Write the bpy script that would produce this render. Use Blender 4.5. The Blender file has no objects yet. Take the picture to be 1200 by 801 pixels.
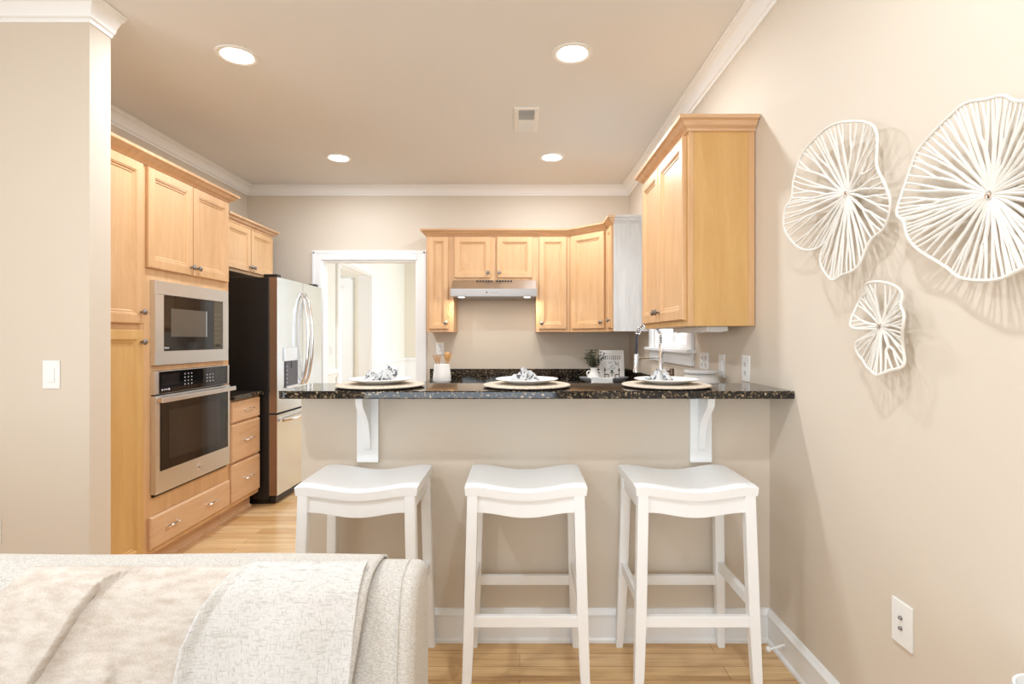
import bpy, bmesh, math, random
from mathutils import Vector, Matrix
PI = math.pi
random.seed(7)
scene = bpy.context.scene
COL = scene.collection

# ------------------------------------------------------------------ camera, world, lights, exposure
cam_data = bpy.data.cameras.new('camera')
cam = bpy.data.objects.new('camera', cam_data)
COL.objects.link(cam)
cam.location = (0, 0, 1.27)
cam.rotation_euler = (PI / 2, 0, 0)
cam_data.sensor_width = 36
cam_data.lens = 628 / 1200 * 36
cam_data.shift_x = -9 / 1200
cam_data.shift_y = -4.5 / 1200
cam_data.clip_start = 0.05
scene.camera = cam

vs = scene.view_settings
vs.view_transform = 'Standard'
vs.look = 'None'
vs.gamma = 1
vs.use_curve_mapping = False
vs.exposure = 0.02

world = bpy.data.worlds.new('world')
scene.world = world
world.use_nodes = True
wb = world.node_tree.nodes['Background']
wb.inputs[0].default_value = (0.86, 0.93, 1.0, 1)
wb.inputs[1].default_value = 2.2


def area(name, loc, rot, sx, sy, power, col=(1, 1, 1), spread=PI):
    d = bpy.data.lights.new(name, 'AREA')
    d.shape = 'RECTANGLE'
    d.size = sx
    d.size_y = sy
    d.energy = power
    d.color = col
    d.spread = spread
    o = bpy.data.objects.new(name, d)
    o.location = loc
    o.rotation_euler = rot
    COL.objects.link(o)
    return o


LIVING_FILL = 62  # strength of the added living room fill
CAN_POWER = 16
DINING = 60
# daylight at kitchen and hall windows; unseen living and dining lights are added fill
area('living_fill_light', (-0.9, -3.85, 1.2), (PI / 2, 0, 0), 2.8, 2.2, LIVING_FILL, (0.775, 0.89, 1.0))
area('side_fill_light', (-3.4, -0.6, 1.2), (PI / 2, 0, -PI / 2), 2.4, 2.2, LIVING_FILL * 0.6, (0.775, 0.89, 1.0))
area('kitchen_window_daylight', (1.19, 3.75, 1.68), (PI / 2, 0, PI / 2), 0.8, 0.9, 8, (0.82, 0.91, 1.0))
area('dining_fill_light', (1.05, 7.3, 1.5), (PI / 2, 0, PI / 2), 2.4, 1.9, DINING, (0.86, 0.93, 1.0))
area('hall_window_daylight', (-4.4, 6.6, 1.5), (PI / 2, 0, -PI / 2), 1.2, 1.9, 25, (0.86, 0.93, 1.0))


# ------------------------------------------------------------------ materials
def srgb(r, g, b):
    f = lambda c: (c / 255 / 12.92) if c / 255 <= 0.04045 else ((c / 255 + 0.055) / 1.055) ** 2.4
    return (f(r), f(g), f(b), 1)


def new_mat(name):
    m = bpy.data.materials.new(name)
    m.use_nodes = True
    return m, m.node_tree.nodes, m.node_tree.links, m.node_tree.nodes['Principled BSDF']


def plain(name, col, rough=0.5, metal=0.0, spec=0.5, bump=0.0, bscale=200, var=0.0, vscale=3.0):
    m, N, L, P = new_mat(name)
    P.inputs['Base Color'].default_value = col
    P.inputs['Roughness'].default_value = rough
    P.inputs['Metallic'].default_value = metal
    P.inputs['Specular IOR Level'].default_value = spec
    tc = N.new('ShaderNodeTexCoord')
    if bump:
        n = N.new('ShaderNodeTexNoise')
        n.inputs['Scale'].default_value = bscale
        L.new(tc.outputs['Object'], n.inputs['Vector'])
        b = N.new('ShaderNodeBump')
        b.inputs['Strength'].default_value = bump
        b.inputs['Distance'].default_value = 0.002
        L.new(n.outputs['Fac'], b.inputs['Height'])
        L.new(b.outputs['Normal'], P.inputs['Normal'])
    if var:
        n = N.new('ShaderNodeTexNoise')
        n.inputs['Scale'].default_value = vscale
        n.inputs['Detail'].default_value = 4
        L.new(tc.outputs['Object'], n.inputs['Vector'])
        mx = N.new('ShaderNodeMixRGB')
        mx.inputs[1].default_value = tuple(c * (1 - var) for c in col[:3]) + (1,)
        mx.inputs[2].default_value = tuple(min(1, c * (1 + var)) for c in col[:3]) + (1,)
        L.new(n.outputs['Fac'], mx.inputs[0])
        L.new(mx.outputs[0], P.inputs['Base Color'])
    return m


def wood(name, c1, c2, axis='z', rough=0.38, scale=16.0):
    m, N, L, P = new_mat(name)
    tc = N.new('ShaderNodeTexCoord')
    mp = N.new('ShaderNodeMapping')
    s = [scale] * 3
    s['xyz'.index(axis)] = scale / 9
    mp.inputs['Scale'].default_value = s
    L.new(tc.outputs['Object'], mp.inputs['Vector'])
    n = N.new('ShaderNodeTexNoise')
    n.inputs['Scale'].default_value = 1.0
    n.inputs['Detail'].default_value = 6
    n.inputs['Roughness'].default_value = 0.62
    n.inputs['Distortion'].default_value = 0.7
    L.new(mp.outputs[0], n.inputs['Vector'])
    n2 = N.new('ShaderNodeTexNoise')
    n2.inputs['Scale'].default_value = 9.0
    n2.inputs['Detail'].default_value = 3
    L.new(mp.outputs[0], n2.inputs['Vector'])
    a = N.new('ShaderNodeMath')
    a.operation = 'MULTIPLY_ADD'
    a.inputs[1].default_value = 0.3
    L.new(n2.outputs['Fac'], a.inputs[0])
    L.new(n.outputs['Fac'], a.inputs[2])
    r = N.new('ShaderNodeValToRGB')
    r.color_ramp.elements[0].position = 0.42
    r.color_ramp.elements[0].color = c2
    r.color_ramp.elements[1].position = 0.86
    r.color_ramp.elements[1].color = c1
    L.new(a.outputs[0], r.inputs[0])
    L.new(r.outputs[0], P.inputs['Base Color'])
    P.inputs['Roughness'].default_value = rough
    return m


def granite(name):
    m, N, L, P = new_mat(name)
    tc = N.new('ShaderNodeTexCoord')
    v = N.new('ShaderNodeTexVoronoi')
    v.inputs['Scale'].default_value = 150
    L.new(tc.outputs['Object'], v.inputs['Vector'])
    n = N.new('ShaderNodeTexNoise')
    n.inputs['Scale'].default_value = 60
    n.inputs['Detail'].default_value = 5
    n.inputs['Roughness'].default_value = 0.7
    L.new(tc.outputs['Object'], n.inputs['Vector'])
    sep = N.new('ShaderNodeSeparateColor')
    L.new(v.outputs['Color'], sep.inputs[0])
    a = N.new('ShaderNodeMath')
    a.operation = 'MULTIPLY'
    L.new(sep.outputs[0], a.inputs[0])
    L.new(n.outputs['Fac'], a.inputs[1])
    r = N.new('ShaderNodeValToRGB')
    e = r.color_ramp.elements
    e[0].position = 0.25
    e[0].color = (0.006, 0.006, 0.007, 1)
    e[1].position = 0.58
    e[1].color = (0.42, 0.34, 0.24, 1)
    x = e.new(0.38)
    x.color = (0.05, 0.035, 0.022, 1)
    x = e.new(0.46)
    x.color = (0.16, 0.11, 0.06, 1)
    L.new(a.outputs[0], r.inputs[0])
    L.new(r.outputs[0], P.inputs['Base Color'])
    P.inputs['Roughness'].default_value = 0.05
    P.inputs['Specular IOR Level'].default_value = 0.5
    return m


def floor_mat(name):
    m, N, L, P = new_mat(name)
    tc = N.new('ShaderNodeTexCoord')
    b = N.new('ShaderNodeTexBrick')
    b.inputs['Scale'].default_value = 1
    b.inputs['Brick Width'].default_value = 1.25
    b.inputs['Row Height'].default_value = 0.083
    b.inputs['Mortar Size'].default_value = 0.0012
    b.inputs['Bias'].default_value = 0.0
    b.offset = 0.37
    b.inputs['Color1'].default_value = srgb(216, 172, 116)
    b.inputs['Color2'].default_value = srgb(234, 199, 150)
    b.inputs['Mortar'].default_value = srgb(160, 118, 70)
    L.new(tc.outputs['Object'], b.inputs['Vector'])
    mp = N.new('ShaderNodeMapping')
    mp.inputs['Scale'].default_value = (2.2, 34, 1)
    L.new(tc.outputs['Object'], mp.inputs['Vector'])
    n = N.new('ShaderNodeTexNoise')
    n.inputs['Scale'].default_value = 1
    n.inputs['Detail'].default_value = 7
    n.inputs['Roughness'].default_value = 0.65
    n.inputs['Distortion'].default_value = 0.8
    L.new(mp.outputs[0], n.inputs['Vector'])
    r = N.new('ShaderNodeValToRGB')
    r.color_ramp.elements[0].position = 0.30
    r.color_ramp.elements[0].color = (0.66, 0.56, 0.48, 1)
    r.color_ramp.elements[1].position = 0.56
    r.color_ramp.elements[1].color = (1, 1, 1, 1)
    L.new(n.outputs['Fac'], r.inputs[0])
    mx = N.new('ShaderNodeMixRGB')
    mx.blend_type = 'MULTIPLY'
    mx.inputs[0].default_value = 0.8
    L.new(b.outputs['Color'], mx.inputs[1])
    L.new(r.outputs[0], mx.inputs[2])
    L.new(mx.outputs[0], P.inputs['Base Color'])
    P.inputs['Roughness'].default_value = 0.24
    return m


def steel(name, col=(0.62, 0.60, 0.57, 1), rough=0.26, axis='x'):
    m, N, L, P = new_mat(name)
    P.inputs['Base Color'].default_value = col
    P.inputs['Metallic'].default_value = 1.0
    tc = N.new('ShaderNodeTexCoord')
    mp = N.new('ShaderNodeMapping')
    s = [400.0] * 3
    s['xyz'.index(axis)] = 3.0
    mp.inputs['Scale'].default_value = s
    L.new(tc.outputs['Object'], mp.inputs['Vector'])
    n = N.new('ShaderNodeTexNoise')
    n.inputs['Scale'].default_value = 1
    L.new(mp.outputs[0], n.inputs['Vector'])
    mr = N.new('ShaderNodeMapRange')
    mr.inputs['To Min'].default_value = rough - 0.02
    mr.inputs['To Max'].default_value = rough + 0.02
    L.new(n.outputs['Fac'], mr.inputs['Value'])
    L.new(mr.outputs[0], P.inputs['Roughness'])
    return m


def fabric(name, c1, c2, wscale=260, bump=0.6, heather=0.0, stretch=(1, 1, 1), lo=0.35, hi=0.65):
    m, N, L, P = new_mat(name)
    tc = N.new('ShaderNodeTexCoord')
    mp = N.new('ShaderNodeMapping')
    mp.inputs['Scale'].default_value = stretch
    L.new(tc.outputs['Object'], mp.inputs['Vector'])
    n = N.new('ShaderNodeTexNoise')
    n.inputs['Scale'].default_value = wscale
    n.inputs['Detail'].default_value = 3
    L.new(mp.outputs[0], n.inputs['Vector'])
    r = N.new('ShaderNodeValToRGB')
    r.color_ramp.elements[0].position = lo
    r.color_ramp.elements[0].color = c2
    r.color_ramp.elements[1].position = hi
    r.color_ramp.elements[1].color = c1
    if heather:
        n3 = N.new('ShaderNodeTexNoise')
        n3.inputs['Scale'].default_value = 75
        n3.inputs['Detail'].default_value = 6
        mp3 = N.new('ShaderNodeMapping')
        mp3.inputs['Scale'].default_value = (0.35, 1, 1)
        L.new(tc.outputs['Object'], mp3.inputs['Vector'])
        L.new(mp3.outputs[0], n3.inputs['Vector'])
        mx = N.new('ShaderNodeMixRGB')
        mx.inputs[0].default_value = heather
        L.new(n.outputs['Fac'], mx.inputs[1])
        L.new(n3.outputs['Fac'], mx.inputs[2])
        L.new(mx.outputs[0], r.inputs[0])
    else:
        L.new(n.outputs['Fac'], r.inputs[0])
    L.new(r.outputs[0], P.inputs['Base Color'])
    b = N.new('ShaderNodeBump')
    b.inputs['Strength'].default_value = bump
    b.inputs['Distance'].default_value = 0.002
    L.new(n.outputs['Fac'], b.inputs['Height'])
    L.new(b.outputs['Normal'], P.inputs['Normal'])
    P.inputs['Roughness'].default_value = 0.95
    P.inputs['Specular IOR Level'].default_value = 0.15
    return m


def weave(name, c1, c2):
    """plain weave: fine crossing threads of uneven strength"""
    m, N, L, P = new_mat(name)
    tc = N.new('ShaderNodeTexCoord')
    hs = []
    for st in ((420, 420, 60), (60, 60, 420)):
        mp = N.new('ShaderNodeMapping')
        mp.inputs['Scale'].default_value = st
        L.new(tc.outputs['Object'], mp.inputs['Vector'])
        n = N.new('ShaderNodeTexNoise')
        n.inputs['Scale'].default_value = 1.0
        n.inputs['Detail'].default_value = 2
        L.new(mp.outputs[0], n.inputs['Vector'])
        hs.append(n)
    a = N.new('ShaderNodeMath')
    a.operation = 'MINIMUM'
    L.new(hs[0].outputs['Fac'], a.inputs[0])
    L.new(hs[1].outputs['Fac'], a.inputs[1])
    r = N.new('ShaderNodeValToRGB')
    r.color_ramp.elements[0].position = 0.26
    r.color_ramp.elements[0].color = c2
    r.color_ramp.elements[1].position = 0.48
    r.color_ramp.elements[1].color = c1
    L.new(a.outputs[0], r.inputs[0])
    L.new(r.outputs[0], P.inputs['Base Color'])
    b = N.new('ShaderNodeBump')
    b.inputs['Strength'].default_value = 0.7
    b.inputs['Distance'].default_value = 0.0015
    L.new(a.outputs[0], b.inputs['Height'])
    L.new(b.outputs['Normal'], P.inputs['Normal'])
    P.inputs['Roughness'].default_value = 0.95
    P.inputs['Specular IOR Level'].default_value = 0.15
    return m


def emit(name, col, strength):
    m, N, L, P = new_mat(name)
    P.inputs['Emission Color'].default_value = col
    P.inputs['Emission Strength'].default_value = strength
    return m


def glass(name, tint=(1, 1, 1, 1), refl=0.07, rough=0.0):
    m, N, L, P = new_mat(name)
    N.remove(P)
    out = N['Material Output']
    t = N.new('ShaderNodeBsdfTransparent')
    t.inputs[0].default_value = tint
    g = N.new('ShaderNodeBsdfGlossy')
    g.inputs['Roughness'].default_value = rough
    mx = N.new('ShaderNodeMixShader')
    mx.inputs[0].default_value = refl
    L.new(t.outputs[0], mx.inputs[1])
    L.new(g.outputs[0], mx.inputs[2])
    L.new(mx.outputs[0], out.inputs[0])
    return m


def napkin_mat(name):
    m, N, L, P = new_mat(name)
    tc = N.new('ShaderNodeTexCoord')
    n = N.new('ShaderNodeTexNoise')
    n.inputs['Scale'].default_value = 58
    n.inputs['Detail'].default_value = 1.5
    n.inputs['Distortion'].default_value = 1.2
    L.new(tc.outputs['Object'], n.inputs['Vector'])
    r = N.new('ShaderNodeValToRGB')
    r.color_ramp.elements[0].position = 0.56
    r.color_ramp.elements[0].color = (0.60, 0.59, 0.58, 1)
    r.color_ramp.elements[1].position = 0.60
    r.color_ramp.elements[1].color = (0.10, 0.10, 0.11, 1)
    L.new(n.outputs['Fac'], r.inputs[0])
    L.new(r.outputs[0], P.inputs['Base Color'])
    P.inputs['Roughness'].default_value = 0.9
    return m


M = {}
M['wall'] = plain('warm beige wall paint', srgb(217, 204, 187), 0.75, bump=0.12, bscale=320)
M['ceiling'] = plain('tan ceiling paint', srgb(232, 231, 229), 0.8, bump=0.1, bscale=250)
M['trim'] = plain('white trim paint', srgb(245, 245, 244), 0.35)
M['dining'] = plain('pale cream wall paint', srgb(240, 238, 231), 0.75)
M['hall'] = plain('hall beige wall paint', srgb(230, 223, 208), 0.75)
M['floor'] = floor_mat('oak strip floor')
M['maple'] = wood('natural maple', srgb(220, 178, 132), srgb(204, 158, 110))
M['maple_h'] = wood('natural maple, grain across', srgb(224, 186, 147), srgb(202, 157, 114), 'x', scale=12)
M['maple_dark'] = wood('honey maple', srgb(216, 174, 112), srgb(204, 158, 96))
M['maple_pale'] = wood('pale maple', srgb(214, 209, 204), srgb(188, 182, 176), scale=12)  # end panel and its crown return, paler than the other maple
M['white_paint'] = plain('white satin furniture paint', srgb(247, 247, 246), 0.36)
M['granite'] = granite('black flecked granite')
M['steel'] = steel('brushed stainless steel', (0.76, 0.775, 0.79, 1), 0.32, 'x')
M['steel_hood'] = steel('satin hood steel', (0.52, 0.50, 0.48, 1), 0.34, 'x')
M['steel_v'] = steel('fridge stainless steel', (0.74, 0.77, 0.79, 1), 0.22, 'z')
M['steel_side'] = plain('door edge steel', srgb(150, 118, 92), 0.35, metal=0.6)
M['chrome'] = plain('polished chrome', (0.88, 0.88, 0.89, 1), 0.10, metal=1)
M['pewter'] = plain('pewter', (0.28, 0.26, 0.25, 1), 0.28, metal=1)
M['black'] = plain('black enamel', srgb(22, 18, 17), 0.42)
M['black_glass'] = plain('black glass', srgb(14, 13, 14), 0.04, spec=0.6)
M['smoke_glass'] = plain('smoked oven glass', srgb(40, 35, 33), 0.06, spec=0.7)
M['grey_glass'] = plain('grey meshed microwave glass', srgb(92, 86, 78), 0.12, spec=0.7)
M['panel_glass'] = plain('olive touch panel', srgb(84, 76, 56), 0.15)
M['panel_mark'] = plain('olive printed marks', srgb(128, 120, 96), 0.5)
M['mark'] = plain('pale printed marks', srgb(214, 216, 220), 0.5)
M['dark_plastic'] = plain('dark grey plastic', srgb(74, 74, 84), 0.35)
M['plastic'] = plain('white plastic', srgb(240, 239, 235), 0.4)
M['hole'] = plain('dark socket slots', srgb(60, 52, 46), 0.6)
M['ceramic'] = plain('white glazed ceramic', srgb(240, 239, 237), 0.18)
M['matte_ceramic'] = plain('matte white ceramic', srgb(236, 233, 228), 0.55)
M['woven'] = fabric('woven cream placemat', srgb(226, 212, 194), srgb(196, 178, 156), 160, 0.9)
M['dark_under'] = plain('dark mat underside', srgb(40, 34, 30), 0.8)  # dark disc below the woven placemat
M['napkin'] = napkin_mat('white cloth with black pattern')
M['grey_dish'] = plain('grey stoneware', srgb(150, 150, 152), 0.5)
M['linen'] = fabric('white linen', srgb(240, 238, 234), srgb(222, 219, 213), 300, 0.3)
M['leaf'] = plain('dark green leaves', srgb(66, 76, 48), 0.55, var=0.4, vscale=60)
M['stem'] = plain('brown green stems', srgb(84, 74, 48), 0.7)
M['spoon'] = wood('light utensil wood', srgb(214, 170, 112), srgb(180, 130, 76), rough=0.6)
M['print'] = plain('off white print paper', srgb(236, 232, 224), 0.6)
M['print_grey'] = plain('grey print ink', srgb(172, 170, 168), 0.6)
M['print_pale'] = plain('pale grey print ink', srgb(206, 206, 202), 0.6)
M['print_brown'] = plain('brown print ink', srgb(96, 62, 46), 0.6)
M['print_green'] = plain('green print ink', srgb(84, 92, 66), 0.6)
M['art'] = plain('chalky white metal', srgb(228, 223, 214), 0.6, bump=0.4, bscale=150)
M['sofa'] = fabric('cream boucle upholstery', srgb(214, 208, 200), srgb(188, 181, 171), 420, 0.7, stretch=(0.5, 1, 1))
M['heather'] = fabric('heathered oatmeal knit', srgb(214, 204, 193), srgb(192, 176, 161), 420, 0.5, heather=0.6, lo=0.36, hi=0.60)
M['weave'] = weave('pale grey white weave', srgb(214, 209, 203), srgb(184, 178, 171))
M['spring'] = plain('navy hose', srgb(28, 34, 58), 0.3)
M['lens'] = emit('lit diffuser', (1, 0.96, 0.9, 1), 14)
M['hoodlens'] = emit('lit hood lamp', (1, 0.95, 0.86, 1), 2.5)
M['glass'] = glass('clear window glass')
M['vent_dark'] = plain('dark duct', srgb(84, 84, 84), 0.7)
M['rubber'] = plain('black rubber', srgb(25, 25, 25), 0.8)
M['brass'] = plain('bronze metal', srgb(120, 104, 90), 0.3, metal=1)
M['ground'] = plain('garden ground', srgb(150, 160, 130), 0.9)


# ------------------------------------------------------------------ mesh helpers
class MB:
    def __init__(self):
        self.bm = bmesh.new()

    def box(self, x0, x1, y0, y1, z0, z1, bev=0.0, seg=2, mat=None):
        vs_ = [self.bm.verts.new(p) for p in ((x0, y0, z0), (x1, y0, z0), (x1, y1, z0), (x0, y1, z0),
                                              (x0, y0, z1), (x1, y0, z1), (x1, y1, z1), (x0, y1, z1))]
        fs = [self.bm.faces.new([vs_[i] for i in f]) for f in
              ((0, 3, 2, 1), (4, 5, 6, 7), (0, 1, 5, 4), (1, 2, 6, 5), (2, 3, 7, 6), (3, 0, 4, 7))]
        if bev:
            es = list({e for f in fs for e in f.edges})
            r = bmesh.ops.bevel(self.bm, geom=es, offset=bev, segments=seg, profile=0.6, affect='EDGES')
            vs_ = list({v for f in r['faces'] for v in f.verts} | {v for v in vs_ if v.is_valid})
        if mat is not None:
            bmesh.ops.transform(self.bm, matrix=mat, verts=[v for v in vs_ if v.is_valid])
        return self

    def hexa(self, bottom, top):
        b = [self.bm.verts.new(p) for p in bottom]
        t = [self.bm.verts.new(p) for p in top]
        n = len(b)
        self.bm.faces.new(b[::-1])
        self.bm.faces.new(t)
        for i in range(n):
            j = (i + 1) % n
            self.bm.faces.new((b[i], b[j], t[j], t[i]))
        return self

    def prism(self, poly, axis, a0, a1):
        """poly in the two other axes (in xyz order), extruded along axis"""
        def P(p, a):
            q = list(p)
            q.insert('xyz'.index(axis), a)
            return q
        self.hexa([P(p, a0) for p in poly], [P(p, a1) for p in poly])
        return self

    def lathe(self, prof, c=(0, 0, 0), seg=24, axis='z', caps=True):
        rings = []
        for r, h in prof:
            ring = []
            for i in range(seg):
                a = 2 * PI * i / seg
                u, v = r * math.cos(a), r * math.sin(a)
                p = (u, v, h) if axis == 'z' else ((u, h, v) if axis == 'y' else (h, u, v))
                ring.append(self.bm.verts.new((p[0] + c[0], p[1] + c[1], p[2] + c[2])))
            rings.append(ring)
        for a, b in zip(rings, rings[1:]):
            for i in range(seg):
                j = (i + 1) % seg
                self.bm.faces.new((a[i], a[j], b[j], b[i]))
        if caps:
            self.bm.faces.new(rings[0][::-1])
            self.bm.faces.new(rings[-1])
        return self

    def tube(self, pts, r, seg=8, caps=True, closed=False, flat=1.0):
        pts = [Vector(p) for p in pts]
        n = len(pts)
        rr = r if isinstance(r, (list, tuple)) else [r] * n
        tang = []
        for i in range(n):
            if closed:
                t = pts[(i + 1) % n] - pts[i - 1]
            else:
                t = pts[min(i + 1, n - 1)] - pts[max(i - 1, 0)]
            tang.append(t.normalized() if t.length > 1e-9 else Vector((0, 0, 1)))
        t0 = tang[0]
        up = Vector((0, 0, 1)) if abs(t0.z) < 0.9 else Vector((1, 0, 0))
        nrm = t0.cross(up).normalized()
        rings = []
        for i in range(n):
            t = tang[i]
            nrm = (nrm - t * nrm.dot(t))
            nrm = nrm.normalized() if nrm.length > 1e-6 else t.orthogonal().normalized()
            bi = t.cross(nrm)
            rings.append([self.bm.verts.new(pts[i] + (nrm * math.cos(2 * PI * k / seg) + bi * (math.sin(2 * PI * k / seg) * flat)) * rr[i])
                          for k in range(seg)])
        pr = list(zip(rings, rings[1:]))
        if closed:
            pr.append((rings[-1], rings[0]))
        for a, b in pr:
            for k in range(seg):
                j = (k + 1) % seg
                self.bm.faces.new((a[k], a[j], b[j], b[k]))
        if caps and not closed:
            self.bm.faces.new(rings[0][::-1])
            self.bm.faces.new(rings[-1])
        return self

    def rings_panel(self, x0, x1, z0, z1, rings):
        """door or drawer front facing -y: rings are (inset, y)"""
        loops = []
        for ins, y in rings:
            loops.append([self.bm.verts.new(p) for p in ((x0 + ins, y, z0 + ins), (x1 - ins, y, z0 + ins),
                                                         (x1 - ins, y, z1 - ins), (x0 + ins, y, z1 - ins))])
        self.bm.faces.new(loops[0][::-1])
        for a, b in zip(loops, loops[1:]):
            for i in range(4):
                j = (i + 1) % 4
                self.bm.faces.new((a[i], a[j], b[j], b[i]))
        self.bm.faces.new(loops[-1])
        return self

    def sweep(self, prof, path, side=1, z=0.0):
        """prof: closed (out, up); path: xy points; side: +1 out is to the left of travel"""
        P = [Vector(p) for p in path]
        n = len(P)
        ns = []
        for a, b in zip(P, P[1:]):
            d = (b - a).normalized()
            ns.append(Vector((-d.y, d.x)) * side)
        rings = []
        for i in range(n):
            if i == 0:
                m = ns[0]
            elif i == n - 1:
                m = ns[-1]
            else:
                m = (ns[i - 1] + ns[i]) / (1 + ns[i - 1].dot(ns[i]))
            rings.append([self.bm.verts.new((P[i].x + m.x * o, P[i].y + m.y * o, z + u)) for o, u in prof])
        k = len(prof)
        for a, b in zip(rings, rings[1:]):
            for i in range(k):
                j = (i + 1) % k
                self.bm.faces.new((a[i], a[j], b[j], b[i]))
        self.bm.faces.new(rings[0][::-1])
        self.bm.faces.new(rings[-1])
        return self

    def grid(self, nu, nv, f):
        g = [[self.bm.verts.new(f(i / nu, j / nv)) for j in range(nv + 1)] for i in range(nu + 1)]
        for i in range(nu):
            for j in range(nv):
                self.bm.faces.new((g[i][j], g[i + 1][j], g[i + 1][j + 1], g[i][j + 1]))
        return self

    def marks(self, mi, other):
        """add another builder's shapes as a surface pattern with material slot mi"""
        me = bpy.data.meshes.new('pattern')
        for f in other.bm.faces:
            f.material_index = mi
        other.bm.to_mesh(me)
        other.bm.free()
        self.bm.from_mesh(me)
        bpy.data.meshes.remove(me)
        return self

    def xform(self, mat):
        bmesh.ops.transform(self.bm, matrix=mat, verts=self.bm.verts)
        return self

    def build(self, name, mat, parent=None, smooth=0.0, solid=0.0, loc=None):
        bmesh.ops.recalc_face_normals(self.bm, faces=self.bm.faces)
        me = bpy.data.meshes.new(name)
        self.bm.to_mesh(me)
        self.bm.free()
        for m_ in (mat if isinstance(mat, (list, tuple)) else [mat]):
            me.materials.append(m_)
        if smooth:
            for p in me.polygons:
                p.use_smooth = True
            me.set_sharp_from_angle(angle=smooth)
        o = bpy.data.objects.new(name, me)
        COL.objects.link(o)
        if parent:
            o.parent = parent
        if loc:
            o.location = loc
        if solid:
            md = o.modifiers.new('thickness', 'SOLIDIFY')
            md.thickness = solid
            md.offset = 0
        return o


SM = 0.7


def tag(o, label, cat, group=None):
    o['label'] = label
    o['category'] = cat
    if group:
        o['group'] = group
    return o


def thing(name, label, cat, loc=(0, 0, 0), rz=0.0, group=None):
    o = bpy.data.objects.new(name, None)
    o.empty_display_size = 0.1
    COL.objects.link(o)
    o.location = loc
    o.rotation_euler = (0, 0, rz)
    return tag(o, label, cat, group)


def struct(name, mb, mat, parent=None, smooth=0.0):
    o = mb.build(name, mat, parent, smooth)
    if parent is None:
        o['kind'] = 'structure'
    return o


def struct_root(name, loc=(0, 0, 0)):
    o = bpy.data.objects.new(name, None)
    COL.objects.link(o)
    o.location = loc
    o['kind'] = 'structure'
    return o


def dup(root, loc, rz=None, label=None):
    r = root.copy()
    COL.objects.link(r)
    r.location = loc
    if rz is not None:
        r.rotation_euler = (0, 0, rz)
    if label:
        r['label'] = label
    for ch in list(root.children):
        c = ch.copy()
        COL.objects.link(c)
        c.parent = r
        for g in list(ch.children):
            d = g.copy()
            COL.objects.link(d)
            d.parent = c
    return r


# ------------------------------------------------------------------ room shell
XR = 1.051          # right wall
XL = -2.62          # kitchen left wall
YB = 5.156          # kitchen back wall
H = 2.73            # ceiling
YH = 2.253          # half wall, living room face

struct('floor', MB().box(-4.7, 1.75, -4.1, 9.6, -0.05, 0), M['floor'])
struct('ceiling', MB().box(-4.7, 1.75, -4.1, 9.6, H, H + 0.06), M['ceiling'])
WY0, WY1, WZ0, WZ1 = 3.31, 4.19, 1.20, 2.12
struct('wall_right', MB().box(XR, XR + 0.13, -4.1, WY0, 0, H).box(XR, XR + 0.13, WY1, YB + 0.12, 0, H)
       .box(XR, XR + 0.13, WY0, WY1, 0, WZ0).box(XR, XR + 0.13, WY0, WY1, WZ1, H), M['wall'])
DX0, DX1, DZ = -1.905, -0.985, 2.02
struct('wall_back', MB().box(XL - 0.1, DX0, YB, YB + 0.12, 0, H).box(DX1, XR, YB, YB + 0.12, 0, H)
       .box(DX0, DX1, YB, YB + 0.12, DZ, H), M['wall'])
struct('wall_kitchen_left', MB().box(XL - 0.12, XL, 2.45, YB, 0, H), M['wall'])
struct('wall_left', MB().box(-3.5, -1.87, 2.33, 2.45, 0, H), M['wall'])
struct('wall_half', MB().box(-0.918, XR, YH, YH + 0.117, 0, 1.037), M['wall'])
# living room walls with unseen openings added for the fill lights (behind and beside the camera)
struct('wall_living_left', MB().box(-3.62, -3.5, -4.1, 2.45, 0, 0.1).box(-3.62, -3.5, -4.1, 2.45, 2.4, H)
       .box(-3.62, -3.5, -4.1, -1.8, 0.1, 2.4).box(-3.62, -3.5, 0.6, 2.45, 0.1, 2.4), M['wall'])
struct('wall_rear', MB().box(-3.5, XR, -4.1, -3.98, 0, 0.1).box(-3.5, XR, -4.1, -3.98, 2.45, H)
       .box(-3.5, -2.35, -4.1, -3.98, 0.1, 2.45).box(0.55, XR, -4.1, -3.98, 0.1, 2.45), M['wall'])
# dining room and hall
struct('wall_dining_left', MB().box(-2.15, -2.0, YB + 0.12, 5.92, 0, H).box(-2.15, -2.0, 7.18, 9.3, 0, H)
       .box(-2.15, -2.0, 5.92, 7.18, 2.12, H), M['dining'])
struct('wall_dining_back', MB().box(-2.15, 1.6, 9.3, 9.42, 0, H), M['hall'])
struct('wall_dining_right', MB().box(1.1, 1.22, YB + 0.12, 6.0, 0, H).box(1.1, 1.22, 8.6, 9.3, 0, H)
       .box(1.1, 1.22, 6.0, 8.6, 0, 0.5).box(1.1, 1.22, 6.0, 8.6, 2.5, H), M['dining'])
struct('wall_hall_back', MB().box(-4.6, -3.45, 7.9, 8.0, 0, H).box(-2.58, -2.15, 7.9, 8.0, 0, H)
       .box(-3.45, -2.58, 7.9, 8.0, 2.03, H), M['hall'])
struct('wall_hall_front', MB().box(-4.6, -2.15, YB + 0.12, YB + 0.22, 0, H), M['dining'])
struct('wall_hall_left', MB().box(-4.6, -4.5, YB + 0.22, 5.9, 0, H).box(-4.6, -4.5, 7.3, 7.9, 0, H)
       .box(-4.6, -4.5, 5.9, 7.3, 2.5, H).box(-4.6, -4.5, 5.9, 7.3, 0, 0.4), M['dining'])
struct('terrain_ground', MB().box(1.8, 14, -6, 14, -0.6, -0.5), M['ground'])

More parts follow.
